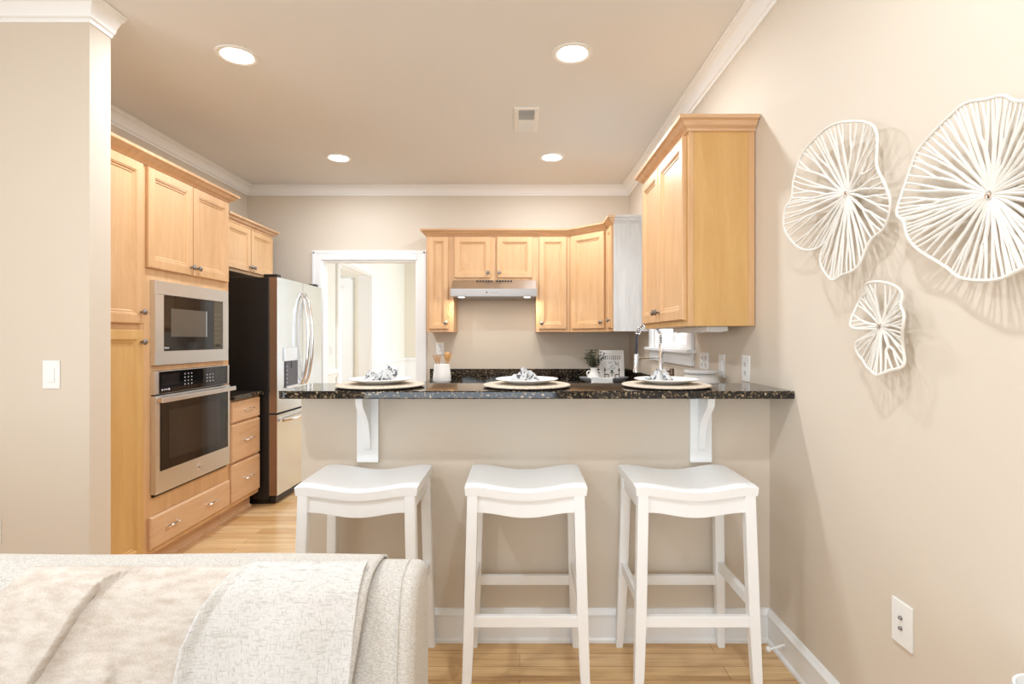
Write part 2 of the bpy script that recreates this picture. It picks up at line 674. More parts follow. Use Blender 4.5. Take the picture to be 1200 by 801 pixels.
# room crown moulding
CP = [(0, -0.09), (0.008, -0.09), (0.012, -0.078), (0.022, -0.072), (0.03, -0.05), (0.05, -0.026), (0.066, -0.018),
      (0.07, -0.01), (0.078, -0.008), (0.078, 0), (0, 0)]
struct('trim_1', MB().sweep(CP, [(XL, 2.451), (XL, YB), (XR, YB), (XR, -3.98)], -1, H - 0.001), M['trim'], smooth=0.4)
struct('trim_2', MB().sweep(CP, [(-3.5, 2.33), (-1.87, 2.33), (-1.87, 2.45)], -1, H - 0.001), M['trim'], smooth=0.4)
# baseboards with a moulded cap and a shoe
BP = [(0, 0), (0.022, 0), (0.022, 0.012), (0.014, 0.02), (0.014, 0.108), (0.02, 0.112), (0.02, 0.118), (0.012, 0.126),
      (0.006, 0.136), (0, 0.138)]
struct('baseboard_right', MB().sweep(BP, [(XR, YH), (XR, -3.98)], -1, 0.0), M['trim'], smooth=0.4)
struct('baseboard_half_wall', MB().sweep(BP, [(-0.918, YH + 0.117), (-0.918, YH), (XR - 0.0, YH)], -1, 0.0), M['trim'], smooth=0.4)
struct('baseboard_left', MB().sweep(BP, [(-3.5, 2.33), (-1.87, 2.33), (-1.87, 2.45)], -1, 0.0), M['trim'], smooth=0.4)

# doorway to the dining room: casing and jamb lining
d1 = struct_root('door_1', (0, YB, 0))
cs = [(-0.0, 0.0), (0.0, -0.012), (0.012, -0.018), (0.05, -0.014), (0.06, -0.02), (0.088, -0.02), (0.088, 0.0)]


def casing(parent, x0, x1, z1, name='door_casing', w=0.088, depth=0.02, side=-1, mat='trim', z0=0.0):
    """flat moulded casing about an opening in a wall that faces -y (local)"""
    mb = MB()
    for (a, b, c, d_) in ((x0 - w, x0, z0, z1 + w), (x1, x1 + w, z0, z1 + w)):
        mb.box(a, b, -depth, 0, c, d_, 0.003)
        mb.box(a + 0.012 if a < x0 else a + w - 0.026, a + 0.026 if a < x0 else a + w - 0.012, -depth - 0.004, -depth, c, d_ - 0.012)
    mb.box(x0, x1, -depth, 0, z1, z1 + w, 0.003)
    mb.box(x0 - w + 0.012, x1 + w - 0.012, -depth - 0.004, -depth, z1 + w - 0.026, z1 + w - 0.012)
    return mb.build(name, M[mat], parent)


casing(d1, DX0, DX1, DZ)
MB().box(DX0, DX0 + 0.015, -0.005, 0.125, 0, DZ).box(DX1 - 0.015, DX1, -0.005, 0.125, 0, DZ) \
    .box(DX0 + 0.015, DX1 - 0.015, -0.005, 0.125, DZ - 0.015, DZ).build('door_jamb', M['trim'], d1)

# cased opening in the dining room's left wall
d2 = struct_root('door_2', (-2.0, 5.92, 0))
d2.rotation_euler = (0, 0, PI / 2)
casing(d2, 0.0, 1.26, 2.12, w=0.09)
MB().box(0, 0.015, 0, 0.15, 0, 2.12).box(1.245, 1.26, 0, 0.15, 0, 2.12).box(0.015, 1.245, 0, 0.15, 2.105, 2.12) \
    .build('door_jamb', M['trim'], d2)
# chair rail, wainscot and baseboard of the dining room
RP = [(0, 0), (0.012, 0), (0.016, 0.03), (0.03, 0.045), (0.03, 0.065), (0.014, 0.08), (0, 0.085)]
struct('trim_3', MB().sweep(RP, [(-2.0, YB + 0.12), (-2.0, 5.83)], -1, 0.85), M['trim'])
struct('trim_4', MB().sweep(RP, [(-2.0, 7.27), (-2.0, 9.3), (1.1, 9.3)], -1, 0.85), M['trim'])
struct('trim_5', MB().box(-2.0, -1.992, 7.27, 9.3, 0, 0.85).box(-1.992, 1.1, 9.292, 9.3, 0, 0.85), M['trim'])
struct('trim_6', MB().sweep(CP, [(-2.0, YB + 0.12), (-2.0, 9.3), (1.1, 9.3)], -1, H - 0.001), M['trim'])
# glazed door at the end of the hall
d3 = struct_root('door_3', (-3.45, 7.9, 0))
casing(d3, 0.0, 0.87, 2.03, w=0.13)
mb = MB().box(0, 0.12, 0.03, 0.07, 0, 2.03).box(0.81, 0.87, 0.03, 0.07, 0, 2.03).box(0.12, 0.81, 0.03, 0.07, 0, 0.25).box(0.12, 0.81, 0.03, 0.07, 1.93, 2.03)
for i in range(1, 5):
    mb.box(0.12, 0.81, 0.035, 0.065, 0.25 + i * 0.336 - 0.01, 0.25 + i * 0.336 + 0.01)
for i in range(1, 3):
    mb.box(0.12 + i * 0.23 - 0.01, 0.12 + i * 0.23 + 0.01, 0.035, 0.065, 0.25, 1.93)
mb.build('door_leaf', M['trim'], d3)
MB().box(0.12, 0.81, 0.048, 0.052, 0.25, 1.93).build('pane', M['glass'], d3)

# kitchen window in the right wall (local x along -Y, facing -X)
w1 = struct_root('window_1', (XR, WY1, 0))
w1.rotation_euler = (0, 0, -PI / 2)
WW = WY1 - WY0
mb = MB().box(-0.085, 0, -0.02, 0, WZ0, WZ1 + 0.085, 0.003).box(WW, WW + 0.085, -0.02, 0, WZ0, WZ1 + 0.085, 0.003)
mb.box(0, WW, -0.02, 0, WZ1, WZ1 + 0.085, 0.003)
mb.build('window_casing', M['trim'], w1)
MB().box(-0.11, WW + 0.11, -0.055, 0.03, WZ0 - 0.022, WZ0, 0.004).build('window_sill', M['trim'], w1)
MB().box(-0.085, WW + 0.085, -0.018, 0, WZ0 - 0.10, WZ0 - 0.022, 0.003).build('window_apron', M['trim'], w1)
mb = MB().box(0, 0.035, 0.005, 0.11, WZ0, WZ1).box(WW - 0.035, WW, 0.005, 0.11, WZ0, WZ1).box(0.035, WW - 0.035, 0.005, 0.11, WZ0, WZ0 + 0.03).box(0.035, WW - 0.035, 0.005, 0.11, WZ1 - 0.03, WZ1)
mb.box(WW / 2 - 0.035, WW / 2 + 0.035, 0.03, 0.10, WZ0 + 0.03, WZ1 - 0.03)
mb.build('window_frame', M['trim'], w1)
mb = MB()
for a, b in ((0.035, WW / 2 - 0.035), (WW / 2 + 0.035, WW - 0.035)):
    mb.box(a, a + 0.04, 0.05, 0.085, WZ0 + 0.03, WZ1 - 0.03).box(b - 0.04, b, 0.05, 0.085, WZ0 + 0.03, WZ1 - 0.03)
    mb.box(a + 0.04, b - 0.04, 0.05, 0.085, WZ0 + 0.03, WZ0 + 0.085).box(a + 0.04, b - 0.04, 0.05, 0.085, WZ1 - 0.085, WZ1 - 0.03)
    mb.box(a + 0.04, b - 0.04, 0.05, 0.085, 1.63, 1.68)
    for k in range(1, 3):
        x = a + 0.04 + (b - a - 0.08) * k / 3
        mb.box(x - 0.007, x + 0.007, 0.058, 0.078, WZ0 + 0.085, WZ1 - 0.085)
mb.build('sash', M['trim'], w1)
MB().box(0.07, WW - 0.07, 0.066, 0.069, WZ0 + 0.08, WZ1 - 0.08).build('pane', M['glass'], w1)


# ------------------------------------------------------------------ cabinetry
def door_mb(x0, x1, z0, z1, rail=0.052):
    return MB().rings_panel(x0, x1, z0, z1, [(0, -0.001), (0, -0.016), (0.004, -0.021), (rail - 0.006, -0.021), (rail - 0.003, -0.018),
                                             (rail, -0.0185), (rail + 0.005, -0.012), (rail + 0.012, -0.0125), (rail + 0.017, -0.008)])


def drawer_mb(x0, x1, z0, z1):
    return MB().rings_panel(x0, x1, z0, z1, [(0, -0.001), (0, -0.013), (0.003, -0.017), (0.008, -0.021)])


def knob_mb(x, z, y=-0.021):
    return MB().lathe([(0.006, 0.0), (0.006, -0.012), (0.015, -0.018), (0.016, -0.024), (0.012, -0.029), (0.004, -0.031)], (x, y, z), 14, 'y')


def pull_mb(x, z, y=-0.021, w=0.085):
    mb = MB()
    for s in (-1, 1):
        mb.lathe([(0.007, 0), (0.005, -0.006), (0.005, -0.02)], (x + s * w / 2, y, z), 10, 'y')
    pts = [(x - w / 2 - 0.014, y - 0.016, z - 0.003), (x - w / 2, y - 0.022, z), (x - w / 4, y - 0.029, z + 0.004), (x, y - 0.031, z + 0.005),
           (x + w / 4, y - 0.029, z + 0.004), (x + w / 2, y - 0.022, z), (x + w / 2 + 0.014, y - 0.016, z - 0.003)]
    mb.tube(pts, [0.003, 0.006, 0.0048, 0.0042, 0.0048, 0.006, 0.003], 8)
    return mb


def add_door(root, x0, x1, z0, z1, kx, kz, mat='maple', rail=0.052):
    d = door_mb(x0, x1, z0, z1, rail).build('door', M[mat], root)
    knob_mb(kx, kz).build('knob', M['pewter'], d, SM)
    return d


def add_drawer(root, x0, x1, z0, z1, hs):
    d = drawer_mb(x0, x1, z0, z1).build('drawer', M['maple_h'], root)
    for h in hs:
        pull_mb(h, (z0 + z1) / 2 + 0.005).build('handle', M['chrome'], d, SM)
    return d


FX = -1.98   # face frames of the left run
BD = FX - XL - 0.004
# pantry
pant = thing('pantry_cabinet', 'tall two-door maple pantry cabinet beside the end of the left wall', 'cabinet', (FX, 2.456, 0), PI / 2)
MB().box(0, 0.362, 0, BD, 0.11, 2.195).build('body', M['maple'], pant)
MB().box(0, 0.362, 0.065, BD, 0, 0.11).build('toe_kick', M['maple'], pant)
add_door(pant, 0.01, 0.338, 1.345, 2.178, 0.315, 1.405)
dd = add_door(pant, 0.01, 0.338, 0.13, 1.312, 0.315, 1.25, 'maple_dark')
# oven tower
ov = thing('oven_cabinet', 'tall maple cabinet housing the microwave and wall oven', 'cabinet', (FX, 2.82, 0), PI / 2)
OW = 0.822
mb = MB().box(0, 0.02, 0.0, BD, 0.11, 2.195).box(OW - 0.02, OW, 0.0, BD, 0.11, 2.195).box(0.02, OW - 0.02, BD - 0.015, BD, 0.11, 2.195)
mb.box(0.02, OW - 0.02, 0.02, BD - 0.015, 2.175, 2.195).box(0.02, OW - 0.02, 0.02, BD - 0.015, 1.60, 1.62)
mb.box(0.02, OW - 0.02, 0.02, BD - 0.015, 1.096, 1.114).box(0.02, OW - 0.02, 0.02, BD - 0.015, 0.37, 0.39).box(0.02, OW - 0.02, 0.02, BD - 0.015, 0.11, 0.13)
# face frame
mb.box(0.02, 0.06, 0, 0.02, 0.11, 2.195).box(OW - 0.06, OW - 0.02, 0, 0.02, 0.11, 2.195)
for a, b in ((0.11, 0.145), (0.305, 0.41), (1.092, 1.118), (1.585, 1.66), (2.165, 2.195)):
    mb.box(0.06, OW - 0.06, 0, 0.02, a, b)
mb.box(OW / 2 - 0.02, OW / 2 + 0.02, 0, 0.02, 1.66, 2.165)
mb.build('body', M['maple'], ov)
MB().box(0, OW, 0.065, BD, 0, 0.11).build('toe_kick', M['maple_h'], ov)
add_door(ov, 0.013, 0.396, 1.645, 2.178, 0.372, 1.69)
add_door(ov, 0.410, 0.793, 1.645, 2.178, 0.434, 1.69)
add_drawer(ov, 0.029, 0.808, 0.14, 0.312, (0.20, 0.58))

# microwave in its trim kit
mw = thing('microwave', 'built-in stainless microwave set above the wall oven', 'microwave', (FX, 2.87, 0), PI / 2)
MB().box(0.03, 0.69, 0.0, 0.42, 1.135, 1.57).build('body', M['black'], mw)
MW = 0.722
T = MB()
gx0, gx1, gz0, gz1 = 0.07, 0.656, 1.198, 1.508
T.box(0, MW, -0.028, -0.0015, gz1, 1.582, 0.002).box(0, MW, -0.028, -0.0015, 1.122, gz0, 0.002)
T.box(0, gx0, -0.028, -0.0015, gz0, gz1).box(gx1, MW, -0.028, -0.0015, gz0, gz1)
T.build('trim_frame', M['steel'], mw)
MB().box(0.002, MW - 0.002, -0.0015, -0.0005, 1.124, 1.58).build('gasket', M['black'], mw)
mk = MB().box(0.082, 0.092, -0.0252, -0.024, 1.213, 1.221).box(0.095, 0.104, -0.0252, -0.024, 1.213, 1.219).box(0.107, 0.118, -0.0252, -0.024, 1.213, 1.219)
dr = MB().box(gx0 + 0.001, gx1 - 0.10, -0.024, -0.002, gz0 + 0.001, gz1 - 0.001, 0.002).marks(1, mk).build('door', [M['black_glass'], M['mark']], mw)
MB().box(0.135, 0.47, -0.0255, -0.024, 1.278, 1.436).build('door_window', M['grey_glass'], dr)
MB().box(0.475, 0.479, -0.0255, -0.024, 1.278, 1.436).build('door_edge', M['mark'], dr)
k = MB()
for i in range(6):
    for j in range(3):
        k.box(gx1 - 0.085 + j * 0.027, gx1 - 0.077 + j * 0.027, -0.0252, -0.024, 1.27 + i * 0.03, 1.274 + i * 0.03)
cp = MB().box(gx1 - 0.098, gx1 - 0.001, -0.024, -0.002, gz0 + 0.001, gz1 - 0.001, 0.002).marks(1, k).build('control_panel', [M['panel_glass'], M['panel_mark']], mw)
MB().box(gx1 - 0.08, gx1 - 0.02, -0.0255, -0.024, 1.212, 1.232).build('open_button', M['black'], cp)

# wall oven
wo = thing('wall_oven', 'stainless single wall oven with black glass door under the microwave', 'oven', (FX, 2.87, 0), PI / 2)
OWW = 0.735
MB().box(0.03, 0.69, 0.0, 0.52, 0.43, 1.075).build('body', M['black'], wo)
MB().box(0, OWW, -0.026, -0.0005, 0.965, 1.09, 0.002).build('control_panel', M['steel'], wo)
k = MB()
for i in range(4):
    for j in range(3):
        k.box(0.25 + j * 0.032, 0.257 + j * 0.032, -0.0302, -0.029, 1.0 + i * 0.02, 1.006 + i * 0.02)
for i in range(3):
    for j in range(3):
        k.box(0.47 + j * 0.032, 0.478 + j * 0.032, -0.0302, -0.029, 1.0 + i * 0.02, 1.005 + i * 0.02)
k.lathe([(0.005, 0), (0.005, -0.001)], (0.055, -0.029, 0.987), 12, 'y').lathe([(0.006, 0), (0.006, -0.001)], (0.112, -0.029, 0.987), 12, 'y') \
    .box(0.066, 0.076, -0.0300, -0.029, 0.985, 0.990).box(0.079, 0.088, -0.0300, -0.029, 0.985, 0.990).box(0.091, 0.1, -0.0300, -0.029, 0.985, 0.990)
g = MB().box(0.035, OWW - 0.025, -0.029, -0.026, 0.968, 1.087, 0.001).marks(1, k).build('control_glass', [M['black_glass'], M['mark']], wo)
MB().box(0.052, 0.2, -0.0298, -0.029, 1.01, 1.07).build('display', M['smoke_glass'], g)
dr = MB().box(0, OWW, -0.032, -0.0005, 0.428, 0.958, 0.004).build('door', M['steel'], wo)
g = MB().box(0.035, OWW - 0.03, -0.035, -0.032, 0.548, 0.925, 0.001).build('door_glass', M['black_glass'], wo)
MB().box(0.10, OWW - 0.13, -0.0358, -0.035, 0.60, 0.87).build('viewing_window', M['smoke_glass'], g)
MB().box(-0.004, OWW + 0.004, -0.072, -0.058, 0.922, 0.950, 0.004).build('handle', M['steel'], dr)
MB().box(0.004, 0.03, -0.058, -0.032, 0.926, 0.946, 0.002).build('handle_bracket', M['chrome'], dr)
MB().box(OWW - 0.03, OWW - 0.004, -0.058, -0.032, 0.926, 0.946, 0.002).build('handle_bracket', M['chrome'], dr)
mb = MB().tube([(OWW * 0.52 + 0.013 * math.cos(a), -0.0352, 0.488 + 0.013 * math.sin(a)) for a in [2 * PI * i / 20 for i in range(20)]], 0.0011, 6, closed=True)
cx_, cz_ = OWW * 0.52, 0.488
mb.tube([(cx_ - 0.001, -0.0352, cz_ + 0.005), (cx_ - 0.005, -0.0352, cz_ + 0.006), (cx_ - 0.008, -0.0352, cz_ + 0.001), (cx_ - 0.006, -0.0352, cz_ - 0.005), (cx_ - 0.002, -0.0352, cz_ - 0.005), (cx_ - 0.002, -0.0352, cz_), (cx_ - 0.005, -0.0352, cz_)], 0.0009, 6)
mb.tube([(cx_ + 0.007, -0.0352, cz_ + 0.005), (cx_ + 0.003, -0.0352, cz_ + 0.005), (cx_ + 0.003, -0.0352, cz_), (cx_ + 0.006, -0.0352, cz_), (cx_ + 0.003, -0.0352, cz_), (cx_ + 0.002, -0.0352, cz_ - 0.005), (cx_ + 0.007, -0.0352, cz_ - 0.006)], 0.0009, 6)
MB().lathe([(0.0185, 0), (0.0185, -0.002), (0.016, -0.003)], (cx_, -0.032, cz_), 24, 'y').marks(1, mb).build('badge', [M['chrome'], M['pewter']], wo, SM)
MB().box(0.01, OWW - 0.01, -0.012, -0.0005, 0.412, 0.427).build('vent_strip', M['black'], wo)

# three-drawer base
db = thing('drawer_cabinet', 'maple three-drawer base cabinet between the oven tower and fridge', 'cabinet', (FX, 3.645, 0), PI / 2)
MB().box(0, 0.412, 0, BD, 0.11, 0.843).build('body', M['maple'], db)
MB().box(0, 0.412, 0.065, BD, 0, 0.11).build('toe_kick', M['maple_h'], db)
for a, b in ((0.687, 0.832), (0.415, 0.676), (0.14, 0.402)):
    add_drawer(db, 0.008, 0.401, a, b, (0.22,))
tag(MB().box(0, 0.425, -0.035, BD, 0.844, 0.876, 0.004).build('worktop', M['granite'], loc=(FX, 3.648, 0)),
    'short black granite worktop on the three-drawer cabinet beside the fridge', 'worktop').rotation_euler = (0, 0, PI / 2)
tag(MB().sweep([(0, 0), (0.016, 0), (0.016, 0.01), (0.004, 0.02), (0, 0.02)], [(FX - 0.065, 2.82), (FX - 0.065, 4.057)], -1, 0.0).build('shoe_moulding', M['maple_h']),
    'slim maple moulding along the floor below the oven cabinet', 'moulding')

# cabinet above the fridge
FFX = -2.27
fc = thing('fridge_top_cabinet', 'short two-door maple wall cabinet above the fridge', 'cabinet', (FFX, 4.10, 0), PI / 2)
MB().box(0, 0.80, 0, FFX - XL - 0.004, 1.80, 2.195).build('body', M['maple'], fc)
add_door(fc, 0.01, 0.385, 1.822, 2.178, 0.362, 1.862, rail=0.05)
add_door(fc, 0.400, 0.785, 1.822, 2.178, 0.423, 1.862, rail=0.05)
KP = [(0, 0), (0.006, 0), (0.010, 0.010), (0.026, 0.020), (0.038, 0.036), (0.052, 0.042), (0.055, 0.056), (0, 0.056)]
tag(MB().sweep(KP, [(XL + 0.004, 2.456), (FX, 2.456), (FX, 3.642), (XL + 0.004, 3.642)], -1, 2.186).build('cabinet_crown', M['maple_h']),
    'maple crown moulding along the top of the pantry and oven cabinets', 'moulding')
tag(MB().sweep(KP, [(FFX, 4.10), (FFX, 4.90), (XL + 0.004, 4.90)], -1, 2.186).build('cabinet_crown', M['maple_h']),
    'maple crown moulding on top of the cabinet above the fridge', 'moulding')

# refrigerator
fr = thing('refrigerator', 'stainless french-door refrigerator with black sides and an ice dispenser', 'refrigerator', (-1.91, 4.08, 0), PI / 2)
FW = 0.91
MB().box(0, FW, 0.0, 0.68, 0.04, 1.735, 0.006).box(0.03, FW - 0.03, 0.02, 0.6, 0, 0.04).build('body', M['black'], fr)
for x in (0.04, FW - 0.10):
    MB().box(x, x + 0.06, -0.05, 0.06, 1.735, 1.762, 0.006).build('hinge_cover', M['black'], fr)


def fridge_door(x0, x1, z0, z1, bow=0.012):
    mb = MB()
    n = 12
    pts = []
    for i in range(n + 1):
        u = i / n
        pts.append((x0 + (x1 - x0) * u, -0.063 - bow * (1 - (2 * (x0 + (x1 - x0) * u) / FW - 1) ** 2)))
    poly = [(x0, -0.004)] + pts + [(x1, -0.004)]
    mb.prism(poly, 'z', z0, z1)
    return mb


for (x0, x1) in ((0, FW / 2 - 0.003), (FW / 2 + 0.003, FW)):
    left = x0 == 0
    d = fridge_door(x0, x1, 0.70, 1.735).build('door', M['steel_v'], fr, 0.5)
    hx = FW / 2 + (-0.045 if left else 0.045)
    pts = []
    for i in range(15):
        t = i / 14
        pts.append((hx, -0.076 - 0.062 * math.sin(PI * t) ** 0.6, 0.885 + 0.76 * t))
    MB().tube(pts, 0.013, 10, flat=0.8).build('handle', M['chrome'], d, SM)
    if left:
        ds = MB().box(0.105, 0.36, -0.082, -0.062, 1.09, 1.197, 0.003).build('dispenser_panel', M['steel'], d)
        k = MB()
        for i in range(5):
            k.lathe([(0.006, 0), (0.006, -0.001)], (0.142, -0.078, 0.92 + i * 0.032), 10, 'y')
        MB().box(0.125, 0.345, -0.0780, -0.062, 0.885, 1.088, 0.002).marks(1, k).build('dispenser_recess', [M['dark_plastic'], M['mark']], d)
        MB().box(0.125, 0.345, -0.086, -0.0785, 0.875, 0.893, 0.002).build('dispenser_tray', M['steel'], d)
        MB().box(0.22, 0.25, -0.084, -0.078, 1.03, 1.088).build('dispenser_spout', M['dark_plastic'], d)
d = fridge_door(0, FW, 0.07, 0.685).build('freezer_drawer', M['steel_v'], fr, 0.5)
pts = []
for i in range(15):
    t = i / 14
    pts.append((0.06 + (FW - 0.12) * t, -0.085 - 0.045 * math.sin(PI * t) ** 0.5, 0.635))
MB().tube(pts, 0.013, 10).build('handle', M['chrome'], d, SM)
MB().box(-0.0006, 0.0008, -0.062, -0.006, 0.70, 1.735).box(-0.0006, 0.0008, -0.062, -0.006, 0.07, 0.685).build('door_edge', M['steel_side'], fr)
MB().box(0.02, FW - 0.02, -0.045, 0.0, 0.012, 0.06).build('base_grille', M['black'], fr)

# back wall upper cabinets
FY = 4.826
UZ0, UZ1 = 1.325, 2.195
c = thing('wall_cabinet', 'narrow single-door maple wall cabinet right of the doorway', 'cabinet', (-0.838, FY, 0), 0)
MB().box(0, 0.241, 0, 0.326, UZ0, UZ1).build('body', M['maple'], c)
add_door(c, 0.024, 0.196, 1.352, 2.178, 0.176, 1.405, rail=0.045)
c = thing('hood_cabinet', 'short two-door maple wall cabinet above the range hood', 'cabinet', (-0.596, FY, 0), 0)
MB().box(0, 0.743, 0, 0.326, 1.788, UZ1).build('body', M['maple'], c)
add_door(c, 0.012, 0.336, 1.812, 2.178, 0.312, 1.855, rail=0.05)
add_door(c, 0.391, 0.711, 1.812, 2.178, 0.413, 1.855, rail=0.05)
c = thing('wall_cabinet', 'single-door maple wall cabinet right of the range hood', 'cabinet', (0.148, FY, 0), 0)
MB().box(0, 0.30, 0, 0.326, UZ0, UZ1).build('body', M['maple'], c)
add_door(c, 0.026, 0.274, 1.352, 2.178, 0.048, 1.405, rail=0.05)
# diagonal corner cabinet
A = Vector((0.449, FY))
B = Vector((0.752, 4.523))
RXF = 0.752
c = thing('corner_cabinet', 'diagonal corner maple wall cabinet with one door', 'cabinet', (A.x, A.y, 0), -PI / 4)
L_ = (B - A).length


def loc45(x, y):
    v = Matrix.Rotation(PI / 4, 2) @ (Vector((x, y)) - A)
    return (v.x, v.y)


poly = [loc45(*p) for p in ((0.4495, FY + 0.0), (0.752, 4.5235), (XR - 0.004, 4.5235), (XR - 0.004, YB - 0.004), (0.4495, YB - 0.004))]
MB().prism(poly, 'z', UZ0, UZ1).build('body', M['maple'], c)
add_door(c, 0.035, L_ - 0.035, 1.352, 2.178, L_ - 0.06, 1.405)
# small cabinet on the right wall with the pale end panel
c = thing('end_wall_cabinet', 'slim maple wall cabinet with a pale end panel beside the window', 'cabinet', (RXF, 4.522, 0), -PI / 2)
EW = 0.222
MB().box(0, EW, 0, XR - RXF - 0.004, UZ0, UZ1).build('body', M['maple'], c)
add_door(c, 0.02, EW - 0.01, 1.352, 2.178, EW - 0.03, 1.415, rail=0.045)
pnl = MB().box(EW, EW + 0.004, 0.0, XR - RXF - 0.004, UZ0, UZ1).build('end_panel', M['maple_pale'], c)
pnl['label'] = 'pale end panel facing the room'
cr = MB().sweep(KP, [(-0.838, YB - 0.004), (-0.838, FY), A, B, (RXF, 4.296), (RXF + 0.004, 4.296)], -1, 2.19).build('cabinet_crown', M['maple_h'])
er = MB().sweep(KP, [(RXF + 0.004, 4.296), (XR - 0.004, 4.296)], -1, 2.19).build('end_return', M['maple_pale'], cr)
er['label'] = 'pale return above the end panel'
tag(cr, 'maple crown moulding along the back wall cabinets and around the corner', 'moulding')
# near right cabinet
c = thing('wall_cabinet', 'large two-door maple wall cabinet near the bar, nearest the wall discs', 'cabinet', (RXF, 3.215, 0), -PI / 2)
NW = 3.215 - 2.391
mb = MB().box(0, NW, 0, XR - RXF - 0.004, UZ0, UZ1)
mb.build('body', M['maple_dark'], c)
MB().box(NW, NW + 0.004, 0, 0.022, UZ0, UZ1).box(NW, NW + 0.004, XR - RXF - 0.032, XR - RXF - 0.004, UZ0, UZ1).build('end_stile', M['maple'], c)
add_door(c, 0.012, 0.368, 1.352, 2.178, 0.346, 1.405)
add_door(c, 0.382, 0.805, 1.352, 2.178, 0.406, 1.405)
cr = MB().sweep(KP, [(XR - 0.004, 3.217), (RXF, 3.217), (RXF, 2.387), (XR - 0.004, 2.387)], -1, 2.19).build('cabinet_crown', M['maple_h'])
tag(cr, 'maple crown moulding on top of the large cabinet near the bar', 'moulding')
u = thing('under_cabinet_light', 'slim white light bar under the large cabinet near the bar', 'light', (0.93, 2.8, 1.325), 0)
MB().box(-0.05, 0.05, -0.28, 0.28, -0.022, 0, 0.004).build('housing', M['plastic'], u)
MB().box(-0.035, 0.035, -0.26, 0.26, -0.026, -0.022).build('diffuser', M['ceramic'], u)

# range hood
hd = thing('range_hood', 'stainless range hood under the short cabinets', 'range hood', (-0.596, 4.65, 0), 0)
HW = 0.741
sl = MB()
for i in range(13):
    if i != 6:
        x = HW / 2 - 0.15 + i * 0.025
        sl.box(x - 0.008, x + 0.008, 0.112, 0.13, 1.7735, 1.7838)
MB().prism([(0.0, 1.696), (0.135, 1.786), (0.49, 1.786), (0.49, 1.64), (0.0, 1.64)], 'x', 0.0015, HW).marks(1, sl).build('hood_body', [M['steel_hood'], M['black']], hd)
k = MB()
for i in range(5):
    k.box(HW * 0.47 + i * 0.014, HW * 0.47 + 0.009 + i * 0.014, -0.0075, -0.004, 1.664, 1.669)
lip = MB().prism([(-0.012, 1.698), (0.0, 1.698), (0.0, 1.634), (-0.001, 1.634)], 'x', -0.004, HW + 0.005).marks(1, k).build('front_lip', [M['steel_hood'], M['pewter']], hd)
MB().lathe([(0.007, 0), (0.006, -0.006)], (HW * 0.42, -0.005, 1.667), 12, 'y').build('switch', M['black'], lip)
MB().box(0.02, HW - 0.02, 0.03, 0.47, 1.632, 1.64).build('filter', M['pewter'], hd)
for x in (0.08, HW - 0.08):
    MB().lathe([(0.03, 0), (0.028, -0.006)], (x, 0.09, 1.633), 16, 'z').build('lamp', M['hoodlens'], hd)
for i, x in enumerate((0.08, HW - 0.08)):
    o = area('hood_lamp_light', (-0.596 + x, 4.74, 1.62), (0, 0, 0), 0.05, 0.05, 1.8, (1, 0.93, 0.82))

# base cabinets and worktop of the kitchen (mostly behind the half wall)
c = thing('base_cabinet', 'maple base cabinets along the back wall under the black worktop', 'cabinet', (-0.838, 4.53, 0), 0)
MB().box(0, 1.885, 0.0, 0.62, 0.10, 0.843).build('body', M['maple'], c)
MB().box(0, 1.885, 0.065, 0.62, 0, 0.10).build('toe_kick', M['maple_h'], c)
for i in range(3):
    add_door(c, 0.02 + i * 0.41, 0.42 + i * 0.41, 0.13, 0.83, 0.06 + i * 0.41, 0.76)
c = thing('base_cabinet', 'maple base cabinets along the right wall under the window', 'cabinet', (0.448, 4.525, 0), -PI / 2)
MB().box(0, 2.15, 0, 0.598, 0.10, 0.843).build('body', M['maple'], c)
MB().box(0, 2.15, 0.065, 0.598, 0, 0.10).build('toe_kick', M['maple_h'], c)
for i in range(5):
    add_door(c, 0.03 + i * 0.42, 0.43 + i * 0.42, 0.13, 0.83, 0.07 + i * 0.42, 0.76)
wt = MB().hexa([(-0.86, 4.50, 0), (0.42, 4.50, 0), (0.42, 2.372, 0), (XR - 0.003, 2.372, 0), (XR - 0.003, YB - 0.003, 0), (-0.86, YB - 0.003, 0)],
               [(-0.86, 4.50, 0.032), (0.42, 4.50, 0.032), (0.42, 2.372, 0.032), (XR - 0.003, 2.372, 0.032), (XR - 0.003, YB - 0.003, 0.032), (-0.86, YB - 0.003, 0.032)]).build('worktop', M['granite'], loc=(0, 0, 0.844))
tag(wt, 'long black granite worktop along the back and right kitchen walls', 'worktop')
ws = MB().hexa([(-0.86, YB - 0.024, 0), (XR - 0.025, YB - 0.024, 0), (XR - 0.025, 4.3, 0), (XR - 0.003, 4.3, 0), (XR - 0.003, YB - 0.003, 0), (-0.86, YB - 0.003, 0)],
               [(-0.86, YB - 0.024, 0.1), (XR - 0.025, YB - 0.024, 0.1), (XR - 0.025, 4.3, 0.1), (XR - 0.003, 4.3, 0.1), (XR - 0.003, YB - 0.003, 0.1), (-0.86, YB - 0.003, 0.1)]).build('backsplash', M['granite'], loc=(0, 0, 0.8765))
tag(ws, 'low black granite backsplash standing along the back kitchen wall', 'backsplash')

# bar top
BZ0, BZ1 = 1.038, 1.068
poly = []
rc = 0.035
x0, x1, y0, y1 = -0.932, XR - 0.002, 2.046, 2.412
for cx, cy, a0 in ((x0 + rc, y0 + rc, PI), ):
    for i in range(7):
        a = a0 + PI / 2 * i / 6
        poly.append((cx + rc * math.cos(a), cy + rc * math.sin(a)))
poly += [(x1, y0), (x1, y1)]
for i in range(7):
    a = PI / 2 + PI / 2 * i / 6
    poly.append((x0 + rc + rc * math.cos(a), y1 - rc + rc * math.sin(a)))
mb = MB()
e = 0.004
cen = Vector(((x0 + x1) / 2, (y0 + y1) / 2))


